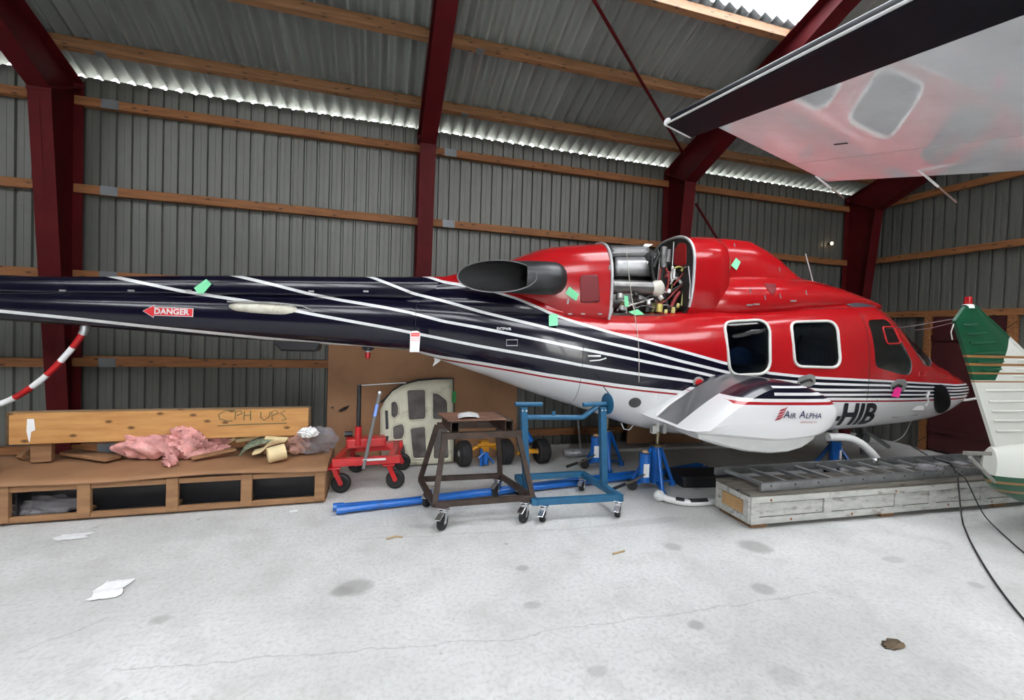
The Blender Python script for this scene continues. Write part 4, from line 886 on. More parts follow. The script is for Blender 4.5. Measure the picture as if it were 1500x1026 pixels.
# scraps holding the box up
SC = 'scraps on the low crate'
world_box((.30, -1.08, TOPZ+.085), (.44, -1.06, TOPZ+.085), .07, .165, 'timber_offcut', PLYW, 'timber offcut propping the left end of the pine plank', 'offcut', group=SC)
world_box((2.15, -1.10, TOPZ+.085), (2.5, -1.06, TOPZ+.085), .12, .165, 'timber_offcut', PLYW, 'timber block propping the right end of the pine plank', 'offcut', group=SC)
p, q = fl(28, 672, TOPZ+.02), fl(48, 655, TOPZ+.1)
world_box(p, q, .06, .04, 'timber_offcut', PLYW, 'short timber stick leaning under the left end of the pine plank', 'offcut', group=SC)
p = on_y(0, 640, -1.45); tag(MB().box(-.1, .215, -.01, .0, 0, .29).build('cardboard_sheet', CARD, None, smooth=False), 'upright tan board at the left edge in front of the pine plank', 'board').location = (.06, -1.42, TOPZ)
def lump(name, c, size, m, label, cat, seed=1, amp=.25, freq=3., group=None, flat=True, n=26, rz=0.):
    rnd = random.Random(seed); ph = [(rnd.uniform(0, 6.3), rnd.uniform(.6, 1.6)*freq, rnd.uniform(0, 6.3), rnd.uniform(.6, 1.6)*freq) for _ in range(9)]; b = MB(); rings = []
    for i in range(1, n):
        t = math.pi*i/n; ring = []
        for j in range(2*n):
            a = 2*math.pi*j/(2*n); x, y, z = math.sin(t)*math.cos(a), math.sin(t)*math.sin(a), math.cos(t)
            d = 1+amp*sum(math.sin(f1*x*1.7+p1+f2*z)*math.cos(f2*y*1.9+p2+f1*z*.7)/(1+.45*k) for k, (p1, f1, p2, f2) in enumerate(ph))/2.2
            xx, yy, zz = x*d*size[0]/2, y*d*size[1]/2, z*d*size[2]/2
            if flat and zz < -size[2]*.42: zz = -size[2]*.42
            ring.append((xx, yy, zz+size[2]*.42))
        rings.append(ring)
    o = b.loft(rings).build(name, m); o.location = c; o.rotation_euler = (0, 0, rz); return tag(o, label, cat, group)
PINKW = mat('pink glass wool', (.64, .31, .29), .95, var=.3, scale=9, bump=1., bscale=30, dirt=(.7, .5, .42), dirt_amt=.6)
c = fl(205, 676, TOPZ); lump('insulation_batt', (c[0], c[1]+.14, TOPZ), (.46, .32, .27), PINKW, 'pink glass wool batt rolled up below the middle of the pine plank', 'insulation', 3, .32, 3.6, SC)
c = fl(262, 676, TOPZ); lump('insulation_batt', (c[0], c[1]+.13, TOPZ), (.36, .30, .31), PINKW, 'torn pink glass wool heap beside the rolled batt', 'insulation', 8, .5, 5, SC)
c = fl(290, 672, TOPZ); lump('insulation_batt', (c[0]+.02, c[1]+.16, TOPZ), (.32, .22, .22), PINKW, 'small ragged pink wool piece right of the torn heap', 'insulation', 15, .5, 6, SC)
c = fl(246, 684, TOPZ); lump('insulation_batt', (c[0]+.01, c[1]+.02, TOPZ), (.11, .09, .10), PINKW, 'little pink wool tuft in front of the torn heap', 'insulation', 21, .4, 4, SC)
p, q = fl(100, 662, TOPZ+.03), fl(166, 672, TOPZ+.02); world_box(p, q, .14, .03, 'timber_offcut', BROWNB, 'thin brown strip lying left of the rolled pink batt', 'offcut', group=SC)
p, q = fl(280, 672, TOPZ+.03), fl(345, 658, TOPZ+.06); world_box(p, q, .09, .018, 'plank', PLYW, 'narrow grey brown plank sticking out right of the pink wool', 'plank', group=SC)
FOAM = mat('cream foam', (.72, .58, .33), .85, var=.1); MATG = mat('mottled green mat', (.16, .19, .13), .9, var=.5, scale=40)
p, q = fl(392, 668, TOPZ+.06), fl(418, 661, TOPZ+.085)
tag(MB().pipe(p, q, .072, .012, 24).build('foam_tube', FOAM), 'cream foam tube lying open end forward on the crate', 'foam tube', SC)
p, q = fl(345, 645, TOPZ+.12), fl(380, 640, TOPZ+.13); world_box(p, q, .1, .035, 'foam_strip', FOAM, 'flat cream foam strip under the pine plank near its middle', 'foam', group=SC)
p, q = fl(320, 655, TOPZ+.06), fl(345, 642, TOPZ+.14); world_box(p, q, .04, .03, 'foam_strip', FOAM, 'thin cream foam stick beside the pink wool', 'foam', group=SC)
p, q = on_y(393, 637, -1.2), on_y(425, 639, -1.2); world_box(tuple(p-np.array([0, .12, 0])), tuple(q-np.array([0, .12, 0])), .06, .02, 'foam_strip', FOAM, 'cream foam strip resting above the green mat at the box edge', 'foam', group=SC)
b = MB(); P = spline([fl(353, 668, TOPZ+.03), fl(365, 657, TOPZ+.07), fl(385, 650, TOPZ+.11), fl(410, 643, TOPZ+.14)], 6); b.loft([[tuple(x+np.array(o_)) for o_ in ((0, -.06, 0), (0, .08, .03), (0, .08, .06), (0, -.06, .03))] for x in P]); tag(b.build('mat_scrap', MATG, bevel=.005), 'bent mottled green mat scrap beside the foam tube', 'mat', SC)
b = MB(); P = spline([fl(372, 663, TOPZ+.04), fl(385, 659, TOPZ+.06), fl(396, 650, TOPZ+.12), fl(420, 644, TOPZ+.14)], 6); b.loft([[tuple(x+np.array(o_)) for o_ in ((0, -.07, -.012), (0, .03, 0), (0, .03, .02), (0, -.07, .012))] for x in P]); tag(b.build('foam_strip', FOAM, bevel=.003), 'bent cream foam strip arching over the foam tube', 'foam', SC)
FILM = plastic_film('clear plastic film')
c = fl(435, 668, TOPZ); lump('insulation_batt', (c[0], c[1]+.12, TOPZ), (.2, .2, .2), mat('dull pink wool', (.45, .25, .2), .95, var=.3, scale=9, bump=.8), 'dull pink wool bundle between foam tube and plastic bag', 'insulation', 31, .3, 4, SC)
c = fl(470, 668, TOPZ); lump('plastic_bag', (2.62, c[1]+.22, TOPZ), (.40, .38, .25), FILM, 'crumpled clear plastic bag at the right end of the low crate', 'plastic bag', 5, .3, 4, None, n=30)
c = on_y(472, 632, -1.15); lump('paper_wad', (2.58, -1.28, TOPZ+.19), (.17, .12, .10), PAPER, 'white paper on top of the plastic bag', 'paper', 6, .5, 5)
c = fl(64, 762); lump('plastic_bag', (.62, -1.42, .03), (.5, .3, .15), FILM, 'clear plastic wrap stuffed inside the left compartment of the low crate', 'plastic bag', 9, .4, 4, None, n=30)
for k, (px, py, w, h) in enumerate(((332, 742, .10, .05), (430, 750, .06, .03), (162, 866, .15, .10), (105, 788, .2, .05))):
    p = fl(px, py); b = MB(); n_ = 7; vs = []
    for j in range(n_+1):
        for i in range(n_+1): vs.append((w*(i/n_-.5)+.1*w*math.sin(j*1.3), h*(j/n_-.5)*2+.05*h*math.cos(i*2.), .004+(.012 if k == 2 else .004)*abs(math.sin(i*1.7+k)*math.cos(j*2.3+k))))
    b.add(vs, [(j*(n_+1)+i, j*(n_+1)+i+1, (j+1)*(n_+1)+i+1, (j+1)*(n_+1)+i) for j in range(n_) for i in range(n_)])
    o = b.build('paper_scrap', PAPER, None, smooth=False, solid=.001); o.location = (p[0], p[1], .002); tag(o, ('small white paper scrap on the floor under the middle crate post', 'tiny white paper strip on the floor near the right end of the low crate', 'crumpled white paper scrap on the open floor at left', 'flat white paper scrap on the floor in front of the low crate')[k], 'paper', 'paper litter on the floor')
for k, (px, py, pts) in enumerate(((580, 790, [(-.07, 0), (0, .03), (.05, .01)]), (1307, 946, [(-.06, .02), (-.01, -.01), (.03, .02), (.05, -.02)]), (908, 812, [(-.06, 0), (.05, .02)]))):
    p = fl(px, py)
    if k == 1: o = lump('dry_leaf', (p[0], p[1], 0), (.13, .07, .02), mat('dry brown debris', (.14, .10, .06), .9, var=.4), 'clump of brown debris on the floor at bottom right', 'debris', 4, .5, 5, 'floor debris', n=12)
    else:
        o = MB().tube([(x, y, .008) for x, y in pts], .007, 6).build('twig', mat('pale twig', (.4, .28, .15), .8)); o.location = (p[0], p[1], 0); tag(o, ('bent pale twig on the floor before the brown trolley' if k == 0 else 'straight pale twig on the floor right of the blue stand'), 'twig', 'floor debris')

# ---- hardboard sheet leaning on the wall
hb = MB(); hb.add([(2.66, -.42, .0), (5.01, -.42, .0), (5.0, -.33, 1.50), (2.65, -.33, 1.52), (2.66, -.41, .0), (5.01, -.41, .0), (5.0, -.32, 1.50), (2.65, -.32, 1.52)], [(0, 1, 2, 3), (7, 6, 5, 4), (0, 4, 5, 1), (1, 5, 6, 2), (2, 6, 7, 3), (3, 7, 4, 0)])
hbo = tag(hb.build('hardboard_sheet', BROWNB, None, smooth=False), 'large brown hardboard sheet leaning against the ribbed back wall', 'board')
b = MB(); pts = [on_y(x, y, -.40) for x, y in ((495, 602), (503, 597), (512, 594), (508, 600), (500, 603))]; b.add([tuple(p) for p in pts], [tuple(range(5))]); b.build('scuff_hole', mat('dark hole', (.02, .012, .01), .9), hbo, smooth=False, solid=.01)
b = MB(); pts = [on_y(x, y, -.40) for x, y in ((485, 597), (489, 596), (488, 599))]; b.add([tuple(p) for p in pts], [(0, 1, 2)]); b.build('scuff_hole', mat('dark hole', (.02, .012, .01), .9), hbo, smooth=False, solid=.01)

# ---- castors shared by the two trolleys
def castor(par, loc, r=.06, rz=0., name='castor'):
    c = empty(name, loc, rz); c.parent = par
    b = MB(); b.lathe([(r*.55, -.019), (r*.95, -.019), (r, -.01), (r, .01), (r*.95, .019), (r*.55, .019)], (0, 0, r), (0, 1, 0), 22); b.build('wheel', RUBBER, c)
    b = MB(); b.cyl((0, -.018, r), (0, .018, r), r*.55, n=16); b.cyl((0, -.03, r), (0, .03, r), .008, n=8); b.build('hub', GALV, c)
    b = MB(); zt = 2*r+.02
    for y_ in (-.026, .026): b.prism([(-.018, r-.015), (.018, r-.015), (.022+.03, zt), (-.02+.02, zt)], lambda u, v, y_=y_: (u, y_-.002, v), lambda u, v, y_=y_: (u, y_+.002, v))
    b.box(-.01, .07, -.03, .03, zt-.004, zt+.004); b.cyl((.03, 0, zt), (.03, 0, zt+.02), .018, n=12); b.box(-.015, .075, -.04, .04, zt+.018, zt+.026); b.build('fork', CHROME, c, bevel=.002)
    MB().bar((-.02, 0, zt-.012), (-.085, 0, zt-.045), .05, .008, (0, 0, 1)).build('brake_pedal', CHROME, c, smooth=False, bevel=.003)
    return c
# ---- brown steel trolley
tr = empty('steel_trolley', (3.7, -2.35, 0), 0, 'rusty brown steel trolley on castors with tapering legs and plate top', 'trolley')
T0 = (3.7, -2.35, 0); cz_ = .165; q = .045
FLc, FRc, BLc, BRc = (.0, .0), (.86, -.01), (-.06, .66), (.73, .62)
bz_ = cz_+q/2
def bar_(a, c, w=q, h=q, nm='frame_bar', m=RUST, par=None, up=(0, 0, 1)): return MB().bar(a, c, w, h, up).build(nm, m, par or tr, smooth=False, bevel=.003)
P3 = lambda p, z: (p[0], p[1], z)
bar_(P3(FLc, bz_), P3(FRc, bz_)); bar_(P3(BLc, bz_), P3(BRc, bz_)); bar_(P3(FLc, bz_), P3(BLc, bz_)); bar_(P3(FRc, bz_), P3(BRc, bz_))
tz = .735
TFL, TFR, TBL, TBR = (.085, .10), (.74, .10), (.07, .52), (.66, .50)
for a, c in ((FLc, TFL), (FRc, TFR), (BLc, TBL), (BRc, TBR)): bar_(P3(a, bz_), P3(c, tz), nm='leg', up=(0, 1, 0))
bar_(P3((TFL[0]-.03, TFL[1]), tz), P3((TFR[0]+.03, TFR[1]), tz), .05, .055); bar_(P3(TBL, tz), P3(TBR, tz), .05, .055)
for x0, x1 in ((.165, .15), (.645, .60)):
    b = MB(); a, c = Vector((x0, .06, tz+.075)), Vector((x1, .52, tz+.075))
    for dx, dz, w, h in ((-.033, 0, .006, .10), (.033, 0, .006, .10), (0, .047, .072, .006), (0, -.047, .072, .006)): b.bar(a+Vector((dx, 0, dz)), c+Vector((dx, 0, dz)), w, h)
    b.build('channel', RUST, tr, smooth=False)
bar_((.17, .5, tz+.06), (.6, .5, tz+.06), .04, .06)
MB().prism([(.10, .07), (.62, .07), (.60, .42), (.06, .44)], lambda u, v: (u, v, tz+.128), lambda u, v: (u, v, tz+.140)).build('top_plate', mat('rusty plate', (.20, .10, .065), .6, .3, var=.3, scale=7, dirt=(.1, .07, .055), dirt_amt=.6), tr, smooth=False, bevel=.002)
for (x, y), rz in (((.06, -.07), R_(52)), ((.76, -.08), R_(46)), ((-.01, .44), R_(58)), ((.68, .55), R_(42))): castor(tr, (x, y, .0), .066, rz)
# folded paper lying on the plate
b = MB(); vs = []; n_ = 8
for j in range(n_+1):
    for i in range(n_+1): vs.append((.19*(i/n_-.5)+.03*(j/n_), .2*(j/n_-.5), .012+.02*math.sin(math.pi*i/n_)*(.6+.4*math.sin(j*.9))))
b.add(vs, [(j*(n_+1)+i, j*(n_+1)+i+1, (j+1)*(n_+1)+i+1, (j+1)*(n_+1)+i) for j in range(n_) for i in range(n_)])
o = b.build('plastic_sleeve', mat('pale plastic sleeve', (.6, .6, .6), .3, var=.15, scale=30), None, solid=.002); o.location = (3.7+.29, -2.35+.2, tz+.137); tag(o, 'crumpled pale plastic sleeve on the trolley top plate', 'plastic sleeve')
# ---- blue engine stand
sd = empty('engine_stand', (4.57, -2.43, 0), 0, 'petrol blue wheeled engine stand with two uprights and round plate', 'stand')
sq = .055; z_ = .165
def sbar(a, c, w=sq, h=sq, nm='frame_bar', up=(0, 0, 1)): return MB().bar(a, c, w, h, up).build(nm, STEELBLUE, sd, smooth=False, bevel=.004)
sbar((.0, .02, z_), (.79, -.03, z_)); sbar((.80, -.05, z_), (.75, .66, z_)); sbar((.03, .68, z_), (.75, .66, z_)); sbar((-.01, 0, z_), (.04, .70, z_))
sbar((.02, .33, z_), (-.06, .26, .955), .06, .06, 'upright', (0, 1, 0)); sbar((.79, .26, z_), (.71, .20, .955), .06, .06, 'upright', (0, 1, 0))
def stube(pts, r, nm): return MB().tube(pts, r, 12).build(nm, STEELBLUE, sd)
stube([(-.14, .26, .985), (.12, .26, .98)], .021, 'handle'); stube([(.51, .20, .98), (.75, .20, .985)], .021, 'handle')
stube([(-.04, .28, .86), (.25, .26, .855), (.50, .24, .85), (.53, .235, .855), (.66, .21, .955)], .024, 'cross_tube')
MB().lathe([(.0, -.006), (.10, -.006), (.10, .006), (.0, .006)], (.765, .2, .985), (1, .08, 0), 28).build('round_plate', STEELBLUE, sd)
MB().lathe([(.0, 0), (.105, 0), (.105, .003), (.0, .003)], (.772, .2, .985), (1, .08, 0), 28).build('plate_facing', WHITE, sd)
b = MB(); b.bar((.70, .19, 1.16), (.79, .19, 1.06), .012, .006); b.build('pin', DARKMETAL, sd)
for x, y_ in ((-.06, .26), (.71, .2)):
    for dx in (-.018, .018): MB().cyl((x+dx, y_-.04, .93), (x+dx, y_-.028, .93), .009, n=8).build('bolt', CHROME, sd)
MB().tube([(.24, .26, .87), (.24, .26, .91)], .018, 8).build('lug', STEELBLUE, sd)
for (x, y), rz in (((.06, -.02), R_(50)), ((.76, -.07), R_(48)), ((.05, .6), R_(40)), ((.73, .62), R_(45))): castor(sd, (x, y, 0), .05, rz)
# ---- blue tow bar on the floor
tb = empty('tow_bar', (2.96, -1.93, 0), 0, 'long bright blue tubular tow bar lying under the trolleys', 'tow bar')
p0, p1 = np.array([0, 0, .045]), np.array([7.05-2.96, .42, .045])
MB().tube([tuple(p0), tuple(p1)], .032, 14).build('main_tube', BLUE, tb)
MB().tube([tuple(p0+np.array([-.05, .07, 0])), tuple(p0+np.array([.5, .09, 0])), tuple(p1+np.array([-.6, .05, 0]))], .026, 12).build('side_tube', BLUE, tb)
MB().pipe(p0+np.array([-.055, -.005, 0]), p0+np.array([.03, 0, 0]), .037, .006, 18).build('end_sleeve', BLUE, tb); MB().pipe(p0+np.array([-.09, .07, 0]), p0+np.array([0, .075, 0]), .032, .006, 16).build('end_sleeve', BLUE, tb)
for dy in (-.06, .10): MB().tube([tuple(p1+np.array([-.6, .0, 0])), tuple(p1+np.array([0, dy, .02])), tuple(p1+np.array([.05, dy*.4, .02]))], .022, 10).build('fork_arm', BLUE, tb)
# ---- red dolly
rd = empty('dolly_jack', (2.90, -1.37, 0), 0, 'red lifting dolly with black tyres in front of the hardboard sheet', 'dolly')
wr = .095
def pneu(par, c, r, ax=(0, 1, 0), hub=REDP, wd=.055):
    MB().lathe([(r*.5, -wd*.5), (r*.8, -wd*.62), (r*.97, -wd*.42), (r, 0), (r*.97, wd*.42), (r*.8, wd*.62), (r*.5, wd*.5)], c, ax, 26).build('tyre', RUBBER, par); MB().lathe([(r*.12, -wd*.6), (r*.45, -wd*.35), (r*.52, -wd*.5), (r*.52, wd*.5), (r*.45, wd*.35), (r*.12, wd*.6)], c, ax, 20).build('wheel_hub', hub, par)
for x, y_ in ((.0, .0), (.52, .02), (.12, .62), (.62, .62)):
    pneu(rd, (x, y_, wr), wr, (.25, 1, 0))
    b = MB(); b.bar((x-.07, y_+.05, wr*2+.06), (x, y_+.045, wr), .045, .012, (0, 1, 0)); b.bar((x-.07, y_-.05, wr*2+.06), (x, y_-.045, wr), .045, .012, (0, 1, 0)); b.box(x-.13, x-.01, y_-.06, y_+.06, wr*2+.055, wr*2+.07); b.cyl((x-.07, y_, wr*2+.06), (x-.07, y_, wr*2+.1), .035, n=14); b.build('wheel_fork', REDP, rd, bevel=.004)
fz = wr*2+.11
for a, c in (((-.09, 0, fz), (.56, .02, fz)), ((0., .62, fz), (.62, .62, fz)), ((-.05, 0, fz), (.05, .62, fz)), ((.47, .02, fz), (.55, .62, fz)), ((.12, .3, fz+.06), (.5, .32, fz+.06))): MB().bar(a, c, .065, .075).build('frame_bar', REDP, rd, smooth=False, bevel=.006)
MB().bar((.02, .3, fz+.12), (.42, .33, fz+.12), .16, .10).build('pump_body', REDP, rd, smooth=False, bevel=.015)
b = MB(); b.cyl((.14, .25, fz+.1), (.14, .25, fz+.3), .035, n=14); b.build('pump_cylinder', REDP, rd); MB().cyl((.14, .25, fz+.26), (.14, .25, fz+.74), .022, n=12).build('pump_handle', BLACK, rd); MB().cyl((.14, .25, fz+.17), (.14, .25, fz+.28), .018, n=10).build('ram', CHROME, rd)
MB().tube([(.15, .25, fz+.73), (.62, .27, fz+.755)], .009, 8).build('cross_rod', mat('dull steel', (.2, .19, .18), .4, .8), rd); MB().cyl((-.0, .35, fz+.2), (.08, .35, fz+.2), .03).build('valve', DARKMETAL, rd)
MB().bar((.2, -.035, fz+.02), (.42, -.03, fz+.02), .01, .02).build('maker_plate', WHITE, rd, smooth=False)
lv = empty('lever_bar', fl(530, 706), 0, 'grey steel lever bar leaning on the red dolly', 'lever')
a = np.array(fl(530, 706)); t_ = at_depth(556, 573, 5.0); t0 = on_y(532, 688, -1.42); t1 = on_y(556, 576, -1.25); t0 = t0; MB().bar(tuple(t0-a), tuple(t1-a), .034, .022, (0, 1, 0)).build('bar', mat('worn grey steel', (.12, .12, .12), .5, .5), lv, smooth=False, bevel=.005)
m_ = t0+(t1-t0)*.68; m2 = t0+(t1-t0)*.85; MB().bar(tuple(m_-a), tuple(m2-a), .036, .024, (0, 1, 0)).build('blue_band', BLUE, lv, smooth=False, bevel=.005); MB().ball(tuple(t1-a), .028, 10).build('knob', CHROME, lv)
# ---- cowling panel leaning on the hardboard
cp = empty('cowling_panel', (3.27, -.62, 0), 0, 'curved cream cowling panel with dark inset panels leaning on the hardboard', 'cowling panel')
Q = lambda px, py: on_y(px, py, -.5)
def cpt(px, py, off=0.):
    p = on_y(px, py, -.5); u = (p[0]-3.27); z = max(.02, p[2]); y = .12+.12*(z-.5)-.10*math.cos((u-.42)*2.3)-off; return (u, y, z)
out = [(557, 600), (557, 640), (560, 677), (575, 680), (605, 676), (635, 675), (662, 677), (663, 640), (663, 600), (663, 556), (640, 556), (612, 558), (590, 564), (575, 573), (565, 585)]
def filled(pts, off, name, m, par, solid, rr=0):
    if rr: pts = round_poly(pts, rr)
    c = np.mean(np.array(pts, float), 0); n = len(pts); K = 6; vs = []
    for k in range(K): f = 1-k/K; vs += [cpt(c[0]+(x-c[0])*f, c[1]+(y-c[1])*f, off) for x, y in pts]
    vs.append(cpt(*c, off)); fs = []
    for k in range(K-1): fs += [(k*n+i, k*n+(i+1) % n, (k+1)*n+(i+1) % n, (k+1)*n+i) for i in range(n)]
    fs += [((K-1)*n+i, (K-1)*n+(i+1) % n, K*n) for i in range(n)]
    return MB().add(vs, fs).build(name, m, par, solid=solid)
CRM = mat('aged cream panel', (.62, .6, .47), .55, var=.08, scale=4, dirt=(.25, .22, .15), dirt_amt=.6)
filled(out, 0, 'panel_skin', CRM, cp, .02)
INS = mat('grey mesh inset', (.09, .08, .075), .7, var=.4, scale=6)
for pts in ([(595, 570), (623, 569), (623, 612), (597, 614)], [(632, 574), (641, 575), (655, 586), (655, 613), (632, 613)], [(572, 588), (580, 586), (584, 594), (584, 606), (577, 612), (572, 608)], [(574, 622), (590, 617), (593, 628), (590, 640), (575, 642)], [(599, 624), (622, 621), (624, 666), (603, 667)], [(633, 622), (655, 621), (656, 668), (632, 668)], [(578, 651), (592, 646), (594, 660), (588, 668), (577, 667)]):
    filled(pts, .014, 'inset', INS, cp, .006, 5); MB().tube([cpt(x, y, .014) for x, y in round_poly(pts, 5)], .011, 6, close=True).build('inset_rim', CRM, cp)
for pts in ([(564, 601), (568, 600), (569, 626), (565, 627)], [(561, 637), (569, 636), (568, 643), (561, 644)]): filled(pts, .014, 'latch_recess', DARKMETAL, cp, .006)
MB().tube([cpt(x, y, -.012) for x, y in ((557, 590), (565, 584), (576, 572), (590, 563), (612, 557), (640, 555), (664, 555), (664, 600), (664, 676))], .014, 6).build('rubber_seal', BLACK, cp)
o = MB().bar(cpt(662, 581, .03), cpt(667, 581, .03), .01, .14, (0, 0, 1)).build('green_note', mat('green tape', (.03, .3, .07), .6), None, smooth=False); o.location = (3.27, -.62, 0); tag(o, 'dark green tape tab on the edge of the cream cowling panel', 'tape')
# ---- ground handling wheels
def handling(loc, label, two=True, rz=0.):
    g = empty('handling_wheels', loc, rz, label, 'handling wheels', 'yellow ground handling wheels'); r = .155
    for x in ((0, .52) if two else (.0,)): pneu(g, (x, 0, r), r, (1, .12, 0), GALV, .12)
    b = MB()
    if two:
        b.tube([(.06, 0, r), (.14, 0, r+.06), (.26, 0, r+.1), (.38, 0, r+.06), (.46, 0, r)], .024, 10); b.box(.2, .3, -.05, .05, r-.05, r+.14); b.cyl((.16, -.04, r+.1), (.38, -.04, r+.1), .02)
    else:
        b.tube([(-.32, 0, r-.02), (-.2, 0, r+.02), (-.06, 0, r)], .026, 10); b.tube([(-.24, 0, r+.22), (-.2, 0, r+.08), (-.18, 0, r-.04), (-.2, 0, r-.14)], .032, 10); b.cyl((-.32, -.02, r), (-.05, -.02, r), .022)
    b.build('yellow_frame', YELLOW, g)
    x = .26 if two else -.22
    MB().cyl((x, -.07, .03) if two else (x-.05, -.03, r+.3), (x, -.07, r+.02) if two else (x+.06, -.05, r+.14), .034 if two else .04, n=14).build('hydraulic_cylinder', BLUE, g)
    if two: MB().tube([(x-.1, -.1, .12), (x-.02, -.09, .18), (x+.1, -.08, .04)], .014, 8).build('pump_lever', BLUE, g); MB().cyl((x-.06, -.08, .02), (x-.06, -.08, .22), .02, n=10).build('ram', BLUE, g)
    return g
handling((4.24, -.74, 0), 'yellow handling wheels with two black tyres behind the brown trolley')
handling((5.22, -.80, 0), 'yellow handling wheel with a single black tyre beside the left upright of the blue stand', False)
# ---- tripod jacks under the helicopter
def jack(loc, top, rz, label, s=1.):
    j = empty('tripod_jack', loc, rz, label, 'jack', 'blue hydraulic jacks')
    MB().cyl((0, 0, .06), (0, 0, .46*s), .055, n=20).build('cylinder', BLUE, j)
    MB().lathe([(.05, .46*s), (.085, .465*s), (.085, .48*s), (.05, .485*s)], (0, 0, 0), (0, 0, 1), 20).build('collar', mat('brassy collar', (.16, .12, .07), .4, .7), j)
    MB().cyl((0, 0, .48*s), (0, 0, top-.05), .022, n=14).build('ram', mat('bronze screw', (.24, .2, .13), .35, .8), j)
    MB().lathe([(.02, top-.06), (.032, top-.05), (.032, top)], (0, 0, 0), (0, 0, 1), 14).build('saddle', PALE, j)
    for a in (20, 140, 260):
        c, q_ = math.cos(R_(a)), math.sin(R_(a)); MB().tube([(.05*c, .05*q_, .44*s), (.25*c, .25*q_, .04)], .022, 10).build('leg', BLUE, j); MB().cyl((.25*c, .25*q_, 0), (.25*c, .25*q_, .05), .035, n=12).build('foot', BLUE, j); MB().bar((.04*c, .04*q_, .08), (.24*c, .24*q_, .05), .03, .02).build('strut', BLUE, j, smooth=False)
    MB().cyl((-.16, -.06, .1), (-.16, -.06, .40), .062, n=20).build('oil_tank', BLUE, j); MB().lathe([(.02, 0), (.04, .01), (.02, .03)], (-.16, -.06, .40), (0, 0, 1), 12).build('tank_cap', mat('tan cap', (.55, .36, .22), .6), j)
    MB().box(-.20, -.14, -.126, -.118, .16, .30).build('data_plate', PAPER, j, smooth=False)
    MB().tube([(-.12, -.1, .22), (-.34, -.16, .13), (-.5, -.2, .1)], .010, 8).build('lever', mat('bronze screw', (0, 0, 0)), j); MB().tube([(-.42, -.178, .115), (-.56, -.218, .085)], .017, 8).build('lever_grip', BLACK, j)
    for dy in (-.03, ): MB().lathe([(.02, -.02), (.055, -.02), (.055, .02), (.02, .02)], (-.28, dy, .055), (.3, 1, 0), 18).build('transport_wheel', RUBBER, j); MB().bar((-.28, dy, .055), (-.1, -.02, .1), .03, .02).build('wheel_bracket', BLUE, j, smooth=False)
    return j
jack((6.13, -1.90, 0), .80, R_(-8), 'blue hydraulic tripod jack nearest the camera under the white stub wing')
jack((5.95, -1.12, 0), .72, R_(-8), 'blue hydraulic tripod jack further back beside the blue stand upright')
jn = fl(1250, 690); jack((hw(1.93, .1, 0)[0], hw(1.93, .1, 0)[1], 0), .52, R_(20), 'blue hydraulic jack under the helicopter nose behind the ladder', .72)
# ---- white bar with ball end and black grips
P = [fl(967, 727, .05), fl(985, 733, .04), fl(1010, 737, .035), fl(1050, 735, .035), fl(1075, 732, .035)]
wbr = empty('white_bar', (P[0][0], P[0][1], 0), 0, 'white bar with ball end and black grips on the floor before the jack', 'bar')
PR = [rel(wbr.location, p) for p in P]
MB().tube(spline(PR, 8), .033, 12).build('tube', WHITE, wbr); MB().ball((PR[0][0]-.01, PR[0][1], .055), .055, 16).build('ball_end', WHITE, wbr)
for a, c in ((1.25, 1.9), (2.05, 2.8)):
    pts = spline(PR, 8); n0, n1 = int(a*8), int(c*8); MB().tube([tuple(p+np.array([0, .004, .006])) for p in pts[n0:n1]], .0335, 12).build('grip', BLACK, wbr)
# ---- black case
c0 = fl(1000, 716); tag(MB().prism(round_poly([(0, 0), (.75, -.1), (.80, .26), (.02, .36)], .04), lambda u, v: (c0[0]+u, c0[1]+v, 0), lambda u, v: (c0[0]+u, c0[1]+v, .12)).build('equipment_case', mat('black padded case', (.012, .013, .016), .45), bevel=.02), 'low black padded case on the floor behind the white crate', 'case')
# ---- long white crate with the ladder on it
K0 = np.array([6.33, -2.98]); K1 = np.array([9.9, -3.14]); ang = math.atan2(K1[1]-K0[1], K1[0]-K0[0]); LN = 4.15
wc = empty('white_crate', (K0[0], K0[1], 0), ang, 'long scuffed white wooden crate with panelled side under the ladder', 'crate')
WW = mat('scuffed white paint on wood', (.46, .46, .43), .6, var=.12, scale=7, dirt=(.13, .10, .075), dirt_amt=.9, stretch=(1, 3, 3)); hc, dc = .285, .42
MB().box(0, LN, .01, dc, .045, hc).build('body', WW, wc, smooth=False, bevel=.006)
MB().box(-.012, LN+.01, -.012, dc+.01, hc, hc+.022).build('lid', wood('weathered crate lid', (.17, .155, .13), (.08, .07, .055), (1, 9, 9)), wc, smooth=False, bevel=.004)
for z0, z1 in ((.045, .10), (hc-.055, hc-.002)): MB().box(0, LN, -.018, .01, z0, z1).build('batten', WW, wc, smooth=False, bevel=.003)
for x in (0, .78, 1.62, 2.05, 2.75, 3.45, 4.05): MB().box(x, x+.085, -.017, .01, .1, hc-.055).build('batten', WW, wc, smooth=False, bevel=.003)
xs_ = [0, .78, 1.62, 2.05, 2.75, 3.45, 4.05]; GAP = mat('dirt and shadow gap', (.05, .04, .03), .9)  # dirt and batten shadow painted as one dark line round each panel
for xa, xb in zip(xs_[:-1], xs_[1:]):
    MB().box(xa+.085, xb, -.003, .012, .1, hc-.055).build('panel_gap', GAP, wc, smooth=False); MB().box(xa+.092, xb-.007, -.006, .012, .107, hc-.062).build('panel', WW, wc, smooth=False)
for yy0, yy1, z0, z1 in ((0, dc, .05, .10), (0, dc, hc-.05, hc-.002), (0, .06, .1, hc-.05), (dc-.06, dc, .1, hc-.05)): MB().box(-.015, .0, yy0, yy1, z0, z1).build('end_batten', WW, wc, smooth=False, bevel=.003)
